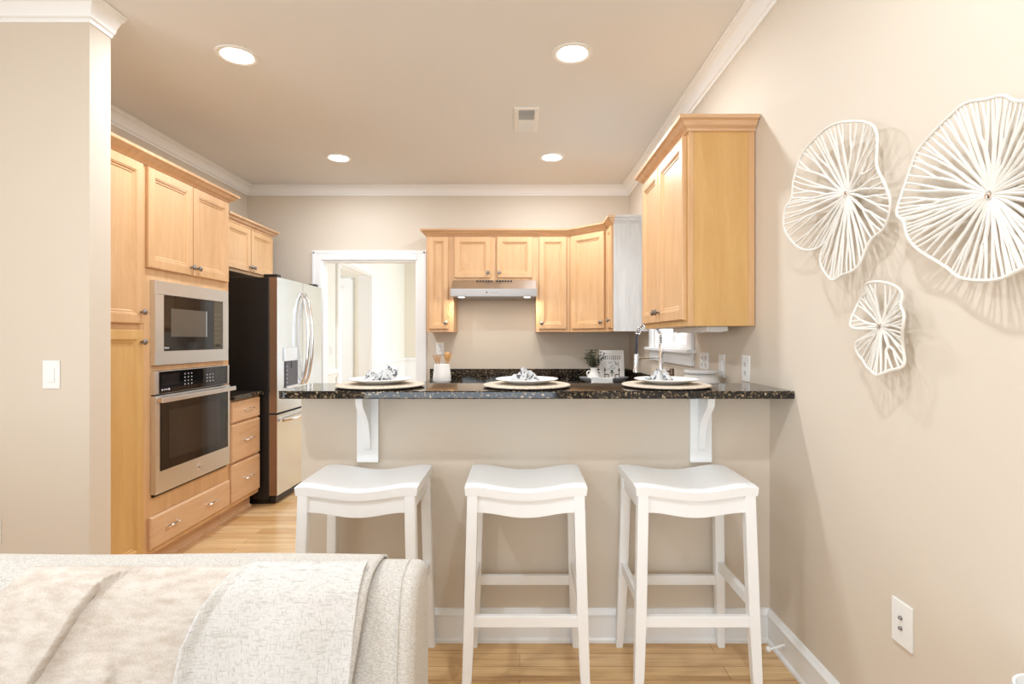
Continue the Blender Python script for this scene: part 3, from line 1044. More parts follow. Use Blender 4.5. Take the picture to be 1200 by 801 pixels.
def shrink(p, d):
    return (min(max(p[0], x0 + d) if p[0] < cen.x else p[0], x1), min(max(p[1], y0 + d), y1 - d))


rings = []
for z, dd_ in ((BZ0, e), (BZ0 + e, 0), (BZ1 - e, 0), (BZ1, e)):
    rings.append([mb.bm.verts.new((*shrink(p, dd_), z)) for p in poly])
for a, b in zip(rings, rings[1:]):
    for i in range(len(a)):
        j = (i + 1) % len(a)
        mb.bm.faces.new((a[i], a[j], b[j], b[i]))
mb.bm.faces.new(rings[0][::-1])
mb.bm.faces.new(rings[-1])
tag(mb.build('bar_counter', M['granite']), 'polished black flecked granite bar counter on the half wall', 'counter')

# corbels
def corbel(x, label):
    r = thing('corbel', label, 'bracket', (x, YH, 0), 0, 'corbels under the bar top')
    MB().box(-0.045, 0.045, -0.018, 0, 0.752, 1.036, 0.002).build('back_plate', M['white_paint'], r)
    prof = [(-0.018, 0.80), (-0.026, 0.81), (-0.032, 0.85), (-0.042, 0.89), (-0.060, 0.93), (-0.090, 0.962), (-0.120, 0.985), (-0.136, 1.005), (-0.140, 1.036), (-0.018, 1.036)]
    MB().prism(prof, 'x', -0.014, 0.014).build('scroll', M['white_paint'], r, 0.6)
    return r


corbel(-0.635, 'white scrolled corbel under the left end of the bar top')
corbel(0.757, 'white scrolled corbel under the right end of the bar top')


# ------------------------------------------------------------------ bar stools
def make_stool(label):
    r = thing('bar_stool', label, 'bar stool', (0, 0, 0), 0, 'white saddle bar stools at the bar')
    hw, hd_ = 0.2145, 0.17
    mb = MB()
    n, m_ = 20, 8

    def sad(u):
        t = max(0.0, min(1.0, (abs(u) - 0.05) / 0.85))
        return t * t * (3 - 2 * t)

    def top(u, v):
        # u, v in -1..1 ; saddle: high at the sides
        return 0.735 + 0.020 * sad(u) - 0.004 * (abs(v) ** 6) - 0.003 * abs(u) ** 12

    g1, g2 = [], []
    for i in range(n + 1):
        u = -1 + 2 * i / n
        a, b = [], []
        for j in range(m_ + 1):
            v = -1 + 2 * j / m_
            a.append(mb.bm.verts.new((u * hw, v * hd_, top(u, v))))
            b.append(mb.bm.verts.new((u * (hw - 0.003), v * (hd_ - 0.003), 0.735 + 0.018 * sad(u) - 0.034)))
        g1.append(a)
        g2.append(b)
    for i in range(n):
        for j in range(m_):
            mb.bm.faces.new((g1[i][j], g1[i + 1][j], g1[i + 1][j + 1], g1[i][j + 1]))
            mb.bm.faces.new((g2[i][j], g2[i][j + 1], g2[i + 1][j + 1], g2[i + 1][j]))
    for i in range(n):
        for j in (0, m_):
            mb.bm.faces.new((g1[i][j], g1[i + 1][j], g2[i + 1][j], g2[i][j]))
    for j in range(m_):
        for i in (0, n):
            mb.bm.faces.new((g1[i][j], g1[i][j + 1], g2[i][j + 1], g2[i][j]))
    mb.build('seat', M['white_paint'], r, 0.6)

    def leg_c(sx, sy, z):
        t = z / 0.705
        return (sx * (0.205 - 0.018 * t), sy * (0.170 - 0.022 * t))

    for sx in (-1, 1):
        for sy in (-1, 1):
            mb = MB()
            rings = []
            for z in (0, 0.10, 0.30, 0.705):
                cx, cy = leg_c(sx, sy, z)
                w = 0.0185 if z > 0.2 else (0.0165 if z > 0.05 else 0.0135)
                # the outer faces run straight; the inner faces taper to the foot
                ox, oy = cx + sx * 0.0185, cy + sy * 0.0185
                ix, iy = ox - sx * 2 * w, oy - sy * 2 * w
                rings.append([mb.bm.verts.new((X, Y, z + (0.018 * 0.8 if z > 0.7 else 0))) for X, Y in ((ix, iy), (ox, iy), (ox, oy), (ix, oy))])
            for a, b in zip(rings, rings[1:]):
                for i in range(4):
                    mb.bm.faces.new((a[i], a[(i + 1) % 4], b[(i + 1) % 4], b[i]))
            mb.bm.faces.new(rings[0])
            mb.bm.faces.new(rings[-1])
            bmesh.ops.recalc_face_normals(mb.bm, faces=mb.bm.faces)
            es = [e_ for e_ in mb.bm.edges if abs(e_.verts[0].co.z - e_.verts[1].co.z) > 0.05]
            bmesh.ops.bevel(mb.bm, geom=es, offset=0.0025, segments=2, affect='EDGES')
            mb.build('leg', M['white_paint'], r)
    # aprons: front and back follow the saddle
    for sy in (-1, 1):
        mb = MB()
        y = sy * 0.148
        xs = [-0.172 + 0.344 * i / 16 for i in range(17)]
        tp = [(x, 0.703 + 0.018 * sad(x / hw)) for x in xs]
        bt = [(x, 0.640 + 0.018 * sad(x / 0.18)) for x in xs]
        mb.prism(bt + tp[::-1], 'y', y - 0.010, y + 0.010)
        mb.build('apron', M['white_paint'], r, 0.6)
    for sx in (-1, 1):
        MB().box(sx * 0.187 - 0.010, sx * 0.187 + 0.010, -0.131, 0.131, 0.660, 0.716).build('apron', M['white_paint'], r)
    # stretchers
    for sy in (-1, 1):
        cx, cy = leg_c(1, sy, 0.29)
        MB().box(-cx + 0.012, cx - 0.012, cy - 0.010, cy + 0.010, 0.262, 0.300, 0.002).build('stretcher', M['white_paint'], r)
    for sx in (-1, 1):
        cx, cy = leg_c(sx, 1, 0.35)
        MB().box(cx - 0.010, cx + 0.010, -cy + 0.012, cy - 0.012, 0.322, 0.360, 0.002).build('stretcher', M['white_paint'], r)
    return r


st = make_stool('white wooden saddle-seat bar stool, rightmost of the three, next to the right wall')
st.location = (0.620, 2.038, 0)
dup(st, (0.022, 2.038, 0), 0.0, 'white wooden saddle-seat bar stool, middle of the three at the bar')
dup(st, (-0.572, 2.038, 0), 0.0, 'white wooden saddle-seat bar stool, leftmost, partly behind the sofa')

# ------------------------------------------------------------------ place settings on the bar
def make_mat(label):
    r = thing('placemat', label, 'placemat', (0, 0, 0), 0, 'round woven placemats on the bar')
    MB().lathe([(0.165, 0.0), (0.17, 0.002), (0.17, 0.004)], seg=40).build('underside', M['dark_under'], r)
    prof = [(0.168, 0.004), (0.181, 0.006), (0.182, 0.009), (0.178, 0.012)]
    for i in range(10):
        rr = 0.172 - i * 0.017
        prof += [(rr, 0.0135), (rr - 0.0085, 0.012)]
    prof.append((0.001, 0.0125))
    MB().lathe(prof, seg=48).build('woven_disc', M['woven'], r, SM)
    return r


def make_plate(label):
    o = MB().lathe([(0.066, 0.0), (0.07, 0.002), (0.085, 0.006), (0.122, 0.016), (0.130, 0.019), (0.1305, 0.0205), (0.128, 0.022), (0.120, 0.0195),
                    (0.086, 0.010), (0.078, 0.007), (0.001, 0.006)], seg=48).build('plate', M['ceramic'], None, SM)
    return tag(o, label, 'plate', 'white plates on the bar')


def napkin_mesh(seed, lx, ly, h):
    rnd = random.Random(seed)
    ph = [rnd.uniform(0, 6.28) for _ in range(8)]
    mb = MB()

    def f(u, v):
        a = 2 * PI * v
        rad = u
        wob = 1 + 0.18 * math.sin(3 * a + ph[0]) + 0.10 * math.sin(5 * a + ph[1]) + 0.07 * math.sin(8 * a + ph[6])
        x = lx * rad * wob * math.cos(a)
        y = ly * rad * wob * math.sin(a)
        z = h * (1 - rad ** 2.6) * (0.80 + 0.2 * math.sin(2 * a + ph[2])) + 0.010 * math.sin(7 * a + ph[3] + 3 * rad) * rad * (1.1 - rad) * 2.4 \
            + 0.006 * math.sin(23 * x / lx * 0.35 + ph[4]) + 0.004 * math.sin(9 * a + 8 * rad + ph[5])
        return (x, y, max(z, 0.0015 + 0.002 * rad))
    mb.grid(14, 48, f)
    bmesh.ops.remove_doubles(mb.bm, verts=mb.bm.verts, dist=0.0004)
    return mb


SET = [(-0.58, 'left'), (0.03, 'middle'), (0.61, 'right')]
m0 = p0 = None
for i, (x, w) in enumerate(SET):
    lab = 'round woven cream placemat under the %s plate on the bar' % w
    if m0 is None:
        m0 = make_mat(lab)
        m0.location = (x, 2.235, BZ1)
        p0 = make_plate('white rimmed dinner plate on the left placemat')
        p0.location = (x, 2.235, BZ1 + 0.0135)
    else:
        dup(m0, (x, 2.235, BZ1), 0.4 * i, lab)
        dup(p0, (x, 2.235, BZ1 + 0.0135), 0, 'white rimmed dinner plate on the %s placemat' % w)
NK = [(-0.60, 2.235, 0.072, 0.045, 0.038, 3, 'grey and black patterned napkin folded on the left plate'),
      (0.025, 2.235, 0.058, 0.045, 0.050, 11, 'white patterned napkin bunched on the middle plate'),
      (0.585, 2.235, 0.055, 0.05, 0.046, 23, 'white napkin with dark pattern bunched on the right plate')]
for x, y, lx, ly, h, sd, lab in NK:
    mb = napkin_mesh(sd, lx, ly, h)
    if sd == 3:
        # the folded corner standing up at the right
        def f(u, v):
            return (0.035 + 0.05 * u + 0.008 * v, -0.02 + 0.035 * v, 0.018 + 0.045 * v + 0.012 * math.sin(5 * u + 2 * v) * (1 - v * 0.4) - 0.01 * u)
        mb.grid(8, 8, f)
    o = mb.build('napkin', M['napkin'], None, 1.2, solid=0.0025, loc=(x, y, BZ1 + 0.0222))
    tag(o, lab, 'napkin', 'patterned napkins on the plates')

# ------------------------------------------------------------------ worktop things
WZ = 0.876
cr_ = thing('utensil_crock', 'white ceramic crock of wooden utensils on the back worktop', 'crock', (-0.675, 4.66, WZ), 0)
MB().lathe([(0.058, 0), (0.070, 0.008), (0.0775, 0.03), (0.078, 0.06), (0.074, 0.10), (0.068, 0.14), (0.0655, 0.168), (0.063, 0.170), (0.061, 0.165),
            (0.066, 0.10), (0.070, 0.04), (0.060, 0.012), (0.001, 0.010)], seg=32).build('pot', M['ceramic'], cr_, SM)
MB().tube([(0.0785 * math.cos(a), 0.0785 * math.sin(a), 0.03) for a in [2 * PI * i / 32 for i in range(32)]], 0.0012, 6, closed=True).build('foot_ring', M['matte_ceramic'], cr_, SM)


def utensil(kind, dx, dy, tx, ty, ln, label):
    mb = MB()
    mb.tube([(0, 0, 0), (0, 0, ln * 0.5), (0, 0, ln * 0.72)], [0.005, 0.0055, 0.006], 8)
    if kind == 'spoon':
        mb.lathe([(0.006, ln * 0.70), (0.016, ln * 0.76), (0.026, ln * 0.85), (0.026, ln * 0.92), (0.016, ln * 0.98), (0.004, ln)], seg=16)
    elif kind == 'spatula':
        mb.hexa([(-0.008, -0.003, ln * 0.7), (0.008, -0.003, ln * 0.7), (0.008, 0.003, ln * 0.7), (-0.008, 0.003, ln * 0.7)],
                [(-0.026, -0.002, ln), (0.026, -0.002, ln), (0.026, 0.002, ln), (-0.026, 0.002, ln)])
    else:
        for i in range(7):
            a = 2 * PI * i / 7
            mb.tube([(0, 0, ln * 0.7), (0.012 * math.cos(a), 0.012 * math.sin(a), ln * 0.85), (0.02 * math.cos(a), 0.02 * math.sin(a), ln)], 0.002, 6)
    if kind == 'spoon':
        for v in mb.bm.verts:
            if v.co.z > ln * 0.69:
                v.co.y *= 0.35
    o = mb.build('wooden_' + kind, M['spoon'], None, SM, loc=(-0.675 + dx, 4.66 + dy, WZ + 0.012))
    o.rotation_euler = (tx, ty, 0.3)
    tag(o, label, kind)


utensil('spoon', 0.01, 0.0, 0.0, 0.14, 0.265, 'wooden spoon standing in the white crock, broadest head')
utensil('spatula', 0.02, 0.015, -0.08, 0.19, 0.255, 'wooden spatula standing in the white crock, at the right')
utensil('whisk', -0.015, 0.005, -0.05, -0.2, 0.24, 'light bamboo whisk standing in the white crock, far left')
utensil('brush', -0.01, -0.02, 0.12, -0.10, 0.235, 'light wooden brush with splayed head in the white crock')

# corner arrangement
CX, CY = 0.725, 4.62
MB_ = MB()
prof = [(0.10, 0.0), (0.15, 0.012), (0.20, 0.040), (0.215, 0.058), (0.211, 0.060), (0.195, 0.044), (0.148, 0.018), (0.10, 0.008), (0.001, 0.007)]
MB_.lathe(prof, seg=40)
for v in MB_.bm.verts:
    v.co.y *= 0.55
tag(MB_.build('serving_dish', M['grey_dish'], None, SM, loc=(CX, CY, WZ)), 'long grey stoneware dish on the corner of the worktop', 'dish')
va = thing('vase', 'small white two-handled jug vase holding green sprigs', 'vase', (CX - 0.085, CY - 0.005, WZ + 0.009), 0)
MB().lathe([(0.038, 0), (0.052, 0.012), (0.058, 0.04), (0.054, 0.07), (0.036, 0.09), (0.030, 0.10), (0.031, 0.125), (0.034, 0.132), (0.031, 0.132), (0.027, 0.12), (0.027, 0.1), (0.05, 0.06), (0.04, 0.012), (0.001, 0.01)], seg=28).build('jug', M['matte_ceramic'], va, SM)
for s in (-1, 1):
    MB().tube([(s * 0.031, 0, 0.10), (s * 0.050, 0, 0.103), (s * 0.062, 0, 0.088), (s * 0.058, 0, 0.07), (s * 0.050, 0, 0.064)], 0.006, 8).build('handle', M['matte_ceramic'], va, SM)
pl = thing('green_sprigs', 'bunch of dark green leafy sprigs in the white vase', 'plant', (CX - 0.085, CY - 0.005, WZ + 0.11), 0)
sm, lm = MB(), MB()
rnd = random.Random(5)
for i in range(34):
    a = rnd.uniform(0, 2 * PI)
    t = rnd.uniform(0.05, 0.95)
    hgt = rnd.uniform(0.11, 0.20) * (1.05 - 0.35 * t)
    rad = 0.105 * t
    tip = Vector((rad * math.cos(a) * 1.15 - 0.01, rad * math.sin(a) * 0.8, hgt))
    base = Vector((0.012 * math.cos(a), 0.012 * math.sin(a), 0.0))
    mid = (base + tip) / 2 + Vector((-0.012 * math.cos(a), -0.012 * math.sin(a), 0.02))
    pts = []
    for kk in range(7):
        q = kk / 6
        pts.append(base * (1 - q) ** 2 + mid * 2 * q * (1 - q) + tip * q * q)
    sm.tube(pts, 0.0012, 5)
    for kk in range(2, 7):
        for s in range(3):
            aa = rnd.uniform(0, 2 * PI)
            d_ = Vector((math.cos(aa), math.sin(aa), rnd.uniform(0.1, 0.9))).normalized()
            p = pts[kk]
            ln = rnd.uniform(0.018, 0.030)
            sd = d_.cross(Vector((0, 0, 1))).normalized() * ln * 0.26
            vv = [lm.bm.verts.new(q) for q in (p, p + d_ * ln * 0.5 + sd, p + d_ * ln, p + d_ * ln * 0.5 - sd)]
            lm.bm.faces.new(vv)
sm.build('stem', M['stem'], pl)
lf = lm.build('leaves', M['leaf'], pl, solid=0.0006)
# framed print leaning at the back of the dish
pf = thing('picture_frame', 'white framed cafe print leaning in the corner behind the vase', 'picture frame', (CX + 0.085, CY + 0.075, WZ + 0.0), 0)
FWd, FH = 0.215, 0.29
til = Matrix.Rotation(-0.16, 4, 'X')
mb = MB()
mb.box(-FWd / 2, FWd / 2, -0.012, 0.012, 0, 0.028, 0.002).box(-FWd / 2, FWd / 2, -0.012, 0.012, FH - 0.028, FH, 0.002)
mb.box(-FWd / 2, -FWd / 2 + 0.028, -0.012, 0.012, 0.028, FH - 0.028).box(FWd / 2 - 0.028, FWd / 2, -0.012, 0.012, 0.028, FH - 0.028)
mb.xform(til)
mb.build('frame', M['matte_ceramic'], pf)
pr_ = MB().box(-FWd / 2 + 0.028, FWd / 2 - 0.028, -0.004, 0.008, 0.028, FH - 0.028)
y_ = -0.0048
mb = MB()
for i in range(9):
    x = -0.072 + i * 0.018
    mb.box(x - 0.0055, x + 0.0055, y_, -0.004, 0.205, 0.245)
pr_.marks(1, mb)
mb = MB()
rr = random.Random(2)
for i in range(26):
    x, z = rr.uniform(-0.068, 0.068), rr.uniform(0.115, 0.185)
    mb.lathe([(0.009, -0.004), (0.009, y_)], (x, 0, z), 8, 'y')
pr_.marks(2, mb)
mb = MB()
for s, x in ((1, -0.045), (-1, 0.045)):
    mb.box(x - 0.018, x + 0.018, y_ - 0.0006, -0.004, 0.072, 0.080).box(x - s * 0.018 - 0.003, x - s * 0.018 + 0.003, y_ - 0.0006, -0.004, 0.036, 0.135)
    mb.box(x + s * 0.016 - 0.003, x + s * 0.016 + 0.003, y_ - 0.0006, -0.004, 0.036, 0.075).box(x - s * 0.016 - 0.008, x - s * 0.016 + 0.010, y_ - 0.0006, -0.004, 0.108, 0.118)
pr_.marks(3, mb)
mb = MB().box(-0.02, 0.02, y_ - 0.0006, -0.004, 0.086, 0.092).box(-0.003, 0.003, y_ - 0.0006, -0.004, 0.04, 0.087).lathe([(0.012, -0.004), (0.012, y_ - 0.0006)], (0, 0, 0.105), 10, 'y')
pr_.marks(4, mb)
pr_.xform(til).build('print', [M['print'], M['print_grey'], M['print_pale'], M['print_brown'], M['print_green']], pf)
# linen towel hanging over the dish
def f(u, v):
    x = -0.095 + 0.19 * u + 0.006 * math.sin(9 * v + 3 * u)
    if v < 0.45:
        q = v / 0.45
        return (x, -0.128 - 0.012 * q * 0 - 0.006 * math.sin(7 * u), 0.012 + 0.052 * q + 0.004 * math.sin(8 * u))
    q = (v - 0.45) / 0.55
    return (x * (1 - 0.1 * q), -0.128 + 0.075 * q, 0.064 - 0.028 * q + 0.004 * math.sin(8 * u) + 0.004 * math.sin(6 * q))
tag(MB().grid(18, 16, f).build('linen_cloth', M['linen'], None, 1.0, solid=0.004, loc=(CX - 0.035, CY, WZ)), 'white linen cloth draped over the rim of the grey dish', 'cloth')

# spring faucet
fa = thing('kitchen_faucet', 'chrome spring-neck kitchen faucet in front of the window', 'faucet', (0.982, 3.72, WZ), 0)
MB().lathe([(0.028, 0), (0.028, 0.012), (0.020, 0.02)], seg=20).build('base', M['chrome'], fa, SM)
MB().lathe([(0.0165, 0.02), (0.0165, 0.345), (0.014, 0.35)], seg=16).build('pole', M['chrome'], fa, SM)
arc = []
for i in range(11):
    arc.append((0, 0, 0.35 + 0.04 * i / 10))
for i in range(1, 33):
    a = PI * i / 32
    arc.append((-0.085 + 0.085 * math.cos(a), 0, 0.39 + 0.098 * math.sin(a)))
for i in range(1, 13):
    arc.append((-0.17 - 0.003 * i / 12, 0, 0.39 - 0.115 * i / 12))
MB().tube(arc, 0.0075, 10).build('hose', M['spring'], fa, SM)
# spring coil around the hose
coil = []
tot = 42
T_ = [Vector(p) for p in arc[:40]]
cum = [0]
for a, b in zip(T_, T_[1:]):
    cum.append(cum[-1] + (b - a).length)
turns = 22
N_ = turns * 12
for i in range(N_ + 1):
    s_ = cum[-1] * i / N_
    k_ = max(j for j in range(len(cum)) if cum[j] <= s_ + 1e-9)
    k_ = min(k_, len(T_) - 2)
    q = (s_ - cum[k_]) / max(1e-9, cum[k_ + 1] - cum[k_])
    p = T_[k_].lerp(T_[k_ + 1], q)
    t = (T_[k_ + 1] - T_[k_]).normalized()
    n1 = Vector((0, 1, 0))
    n2 = t.cross(n1)
    a = 2 * PI * turns * i / N_
    coil.append(p + (n1 * math.cos(a) + n2 * math.sin(a)) * 0.0135)
MB().tube(coil, 0.0046, 6).build('spring', M['chrome'], fa, SM)
MB().lathe([(0.010, 0.285), (0.0165, 0.28), (0.0165, 0.19), (0.021, 0.175), (0.022, 0.158), (0.018, 0.153)], (-0.173, 0, 0), 18).build('spray_head', M['chrome'], fa, SM)
MB().tube([(-0.016, 0, 0.262), (-0.157, 0, 0.255)], 0.0055, 8).build('holder_arm', M['chrome'], fa, SM)
MB().tube([(0, -0.016, 0.11), (0, -0.05, 0.115), (0, -0.10, 0.135)], [0.007, 0.006, 0.005], 8).build('lever', M['chrome'], fa, SM)
so = thing('soap_dispenser', 'small bronze soap dispenser pump right of the faucet', 'soap dispenser', (0.985, 3.47, WZ), 0)
MB().lathe([(0.022, 0), (0.022, 0.01), (0.013, 0.018), (0.013, 0.11), (0.016, 0.118), (0.016, 0.19), (0.013, 0.198)], seg=16).build('pump', M['brass'], so, SM)
MB().tube([(-0.01, 0, 0.178), (-0.035, 0, 0.18), (-0.05, 0, 0.172)], 0.0055, 8).build('spout', M['brass'], so, SM)
ca = thing('canister', 'squat white lidded ceramic canister behind the right place setting', 'canister', (0.93, 2.755, WZ), 0)
MB().lathe([(0.075, 0), (0.088, 0.01), (0.097, 0.06), (0.097, 0.15), (0.090, 0.185), (0.078, 0.205), (0.072, 0.21)], seg=36).build('jar', M['matte_ceramic'], ca, SM)
MB().lathe([(0.07, 0.211), (0.083, 0.214), (0.086, 0.219), (0.086, 0.227), (0.082, 0.232), (0.03, 0.236), (0.001, 0.2365)], seg=36).build('lid', M['ceramic'], ca, SM)


# ------------------------------------------------------------------ plates on the walls
def outlet(loc, rz, w, h, label, kind):
    names = {'outlet': 'wall_outlet', 'switch': 'light_switch', 'jack': 'wall_jack', 'double': 'wall_outlet'}
    r = thing(names[kind], label, 'light switch' if kind == 'switch' else 'outlet', loc, rz)
    MB().box(-w / 2, w / 2, -0.006, 0, -h / 2, h / 2, 0.002).build('cover_plate', M['plastic'], r)
    if kind == 'switch':
        MB().box(-0.017, 0.017, -0.010, -0.006, -0.033, 0.033, 0.002).build('rocker', M['ceramic'], r)
    elif kind == 'jack':
        for z in (0.016, -0.012):
            s_ = MB().lathe([(0.0055, 0), (0.0055, -0.003), (0.0035, -0.007)], (0, -0.006, z), 12, 'y').build('jack', M['pewter'], r, SM)
    else:
        cols = (0,) if kind == 'outlet' else (-w / 4, w / 4)
        for x in cols:
            for z in (-0.02, 0.02):
                s_ = MB().lathe([(0.0145, 0), (0.0145, -0.002)], (x, -0.006, z), 16, 'y').build('socket', M['ceramic'], r)
                MB().box(x - 0.007, x - 0.005, -0.0088, -0.008, z - 0.003, z + 0.007).box(x + 0.005, x + 0.007, -0.0088, -0.008, z - 0.003, z + 0.007) \
                    .lathe([(0.002, -0.008), (0.002, -0.0088)], (x, 0, z - 0.008), 8, 'y').build('slots', M['hole'], s_)
    return r


outlet((-2.033, 2.33, 1.112), 0, 0.074, 0.122, 'white rocker light switch on the wall left of the pantry', 'switch')
outlet((-2.29, 2.33, 0.43), 0, 0.074, 0.12, 'white outlet low on the wall at the far left', 'outlet')
outlet((XR, 1.468, 0.488), -PI / 2, 0.078, 0.12, 'white cable jack plate low on the right wall below the discs', 'jack')
outlet((XR, 3.04, 1.14), -PI / 2, 0.13, 0.10, 'white double outlet plate right of the window', 'double')
outlet((XR, 2.78, 1.126), -PI / 2, 0.078, 0.12, 'white rocker switch plate on the right wall between two outlets', 'switch')
outlet((XR, 2.482, 1.130), -PI / 2, 0.078, 0.12, 'white outlet on the right wall at the end of the bar', 'outlet')
outlet((0.24, YH, 0.488), 0, 0.074, 0.12, 'white outlet low on the half wall behind the middle stool', 'outlet')
outlet((-0.765, YB, 1.17), 0, 0.078, 0.12, 'white outlet on the back wall behind the utensil crock', 'outlet')
outlet((-2.0, 5.68, 1.14), PI / 2, 0.07, 0.115, 'white light switch on the dining room wall through the doorway', 'switch')
ds = thing('door_stop', 'small spring door stop with white tip at the right baseboard', 'door stop', (XR - 0.014, 2.10, 0.07), 0)
MB().tube([(0, 0, 0), (-0.055, 0, -0.018)], 0.004, 8).build('spring', M['white_paint'], ds, SM)
MB().lathe([(0.004, 0.004), (0.010, 0), (0.011, -0.008), (0.008, -0.014)], (-0.057, 0, -0.018), 12, 'x').build('tip', M['plastic'], ds, SM)

# ------------------------------------------------------------------ ceiling fixtures
def downlight(x, y, label, seen=True):
    r = thing('recessed_light', label, 'ceiling light', (x, y, H), 0, 'recessed ceiling lights')
    MB().lathe([(0.105, 0.0), (0.104, -0.005), (0.095, -0.008), (0.078, -0.004), (0.076, -0.0015)], seg=36, caps=False).build('trim_ring', M['plastic'], r, SM)
    MB().lathe([(0.077, -0.0008), (0.076, -0.003), (0.001, -0.0035)], seg=36).build('diffuser', M['lens'], r)
    d_ = bpy.data.lights.new('recessed_lamp', 'AREA')
    d_.shape = 'DISK'
    d_.size = 0.09
    d_.energy = CAN_POWER
    d_.color = (0.82, 0.91, 1.0)
    o = bpy.data.objects.new('recessed_lamp', d_)
    o.location = (0, 0, -0.012)
    o.parent = r
    COL.objects.link(o)
    return r


downlight(-1.46, 2.77, 'round recessed ceiling light nearest the pantry cabinet')
downlight(0.27, 2.75, 'round recessed ceiling light above the bar, right of the vent')
downlight(-1.467, 4.345, 'round recessed ceiling light at the back left, near the fridge')
downlight(0.26, 4.33, 'round recessed ceiling light at the back right, before the range hood')
downlight(-1.2, 0.83, 'recessed living room ceiling light left of the camera')
downlight(0.27, 0.83, 'recessed living room ceiling light above the stools')
vt = thing('ceiling_vent', 'white rectangular ceiling air vent between the recessed lights', 'vent', (0.045, 3.58, H), 0)
MB().box(-0.075, 0.075, -0.185, 0.185, -0.003, -0.0005).build('duct', M['vent_dark'], vt)
MB().box(-0.08, -0.052, -0.19, 0.19, -0.008, 0).box(0.052, 0.08, -0.19, 0.19, -0.008, 0).box(-0.052, 0.052, -0.19, -0.16, -0.008, 0) \
    .box(-0.052, 0.052, 0.16, 0.19, -0.008, 0).box(-0.052, 0.052, -0.012, 0.012, -0.008, 0).build('frame', M['plastic'], vt)
for sgn in (-1, 1):
    mb = MB()
    for i in range(9):
        y = 0.024 + i * 0.0155
        y = sgn * y
        rot = Matrix.Translation((0, y, -0.006)) @ Matrix.Rotation(0.9 if sgn < 0 else -0.9, 4, 'X')
        mb.box(-0.052, 0.052, -0.0075, 0.0075, -0.0006, 0.0006, mat=rot)
    mb.build('louvres', M['plastic'], vt)

# ------------------------------------------------------------------ wall discs
def disc(yc, zc, pts, seed, nrib, label, stand=0.055):
    """pts: outline (u towards the camera, v up) about the hub"""
    rnd_ = random.Random(seed)
    r = thing('wall_disc', label, 'wall art', (XR, yc, zc), 0, 'openwork coral discs on the right wall')
    n = len(pts)
    # closed smooth outline through the points
    fine = []
    for i in range(n):
        p0_, p1, p2, p3 = (Vector(pts[(i + k) % n]) for k in (-1, 0, 1, 2))
        for s in range(8):
            t = s / 8
            fine.append(0.5 * ((2 * p1) + (p2 - p0_) * t + (2 * p0_ - 5 * p1 + 4 * p2 - p3) * t * t + (3 * p1 - p0_ - 3 * p2 + p3) * t ** 3))
    ph = rnd_.uniform(0, 6)
    Rm = max(p.length for p in fine)

    def depth(p):
        q = p.length / Rm
        a = math.atan2(p.y, p.x)
        return 0.032 + (stand - 0.03) * q + 0.012 * math.sin(4 * a + ph) * q

    def w(p):
        return (-depth(p), -p.x, p.y)
    rim = MB().tube([w(p) for p in fine], 0.0042, 7, closed=True).build('rim', M['art'], r, SM)
    mb = MB()
    m_ = len(fine)
    step = m_ / nrib

    def rib(p_from, p_to, r0, r1):
        pts_ = []
        side = Vector((-(p_to - p_from).y, (p_to - p_from).x)) * rnd_.uniform(-0.035, 0.035)
        for k_ in range(7):
            q = k_ / 6
            pts_.append(w(p_from.lerp(p_to, q) + side * math.sin(PI * q)))
        mb.tube(pts_, [r0 + (r1 - r0) * k_ / 6 for k_ in range(7)], 6)
    i = 0.0
    while i < m_ - 0.5:
        grp = rnd_.choice((2, 2, 3, 3, 4))
        ends = [fine[int(i + k_ * step) % m_] for k_ in range(grp)]
        mid = sum(ends, Vector((0, 0))) / grp
        t0 = rnd_.uniform(0.28, 0.5)
        f0 = mid * t0
        rib(mid.normalized() * 0.004, f0, 0.0058, 0.0046)
        if grp >= 3:
            e1, e2 = ends[:grp // 2], ends[grp // 2:]
            for es_ in (e1, e2):
                mm = sum(es_, Vector((0, 0))) / len(es_)
                t1 = rnd_.uniform(0.55, 0.7)
                f1 = mm * t1
                if len(es_) == 1:
                    rib(f0, es_[0], 0.0042, 0.0028)
                else:
                    rib(f0, f1, 0.0044, 0.0038)
                    for e_ in es_:
                        rib(f1, e_, 0.0038, 0.0028)
        else:
            for e_ in ends:
                rib(f0, e_, 0.0042, 0.0028)
        i += grp * step
    mb.build('branches', M['art'], r, SM)
    MB().lathe([(0.006, 0.0), (0.006, -0.02), (0.006, -0.030), (0.011, -0.034), (0.009, -0.042), (0.003, -0.044)], (0, 0, 0), 12, 'x').build('hub', M['chrome'], r, SM)
    return r


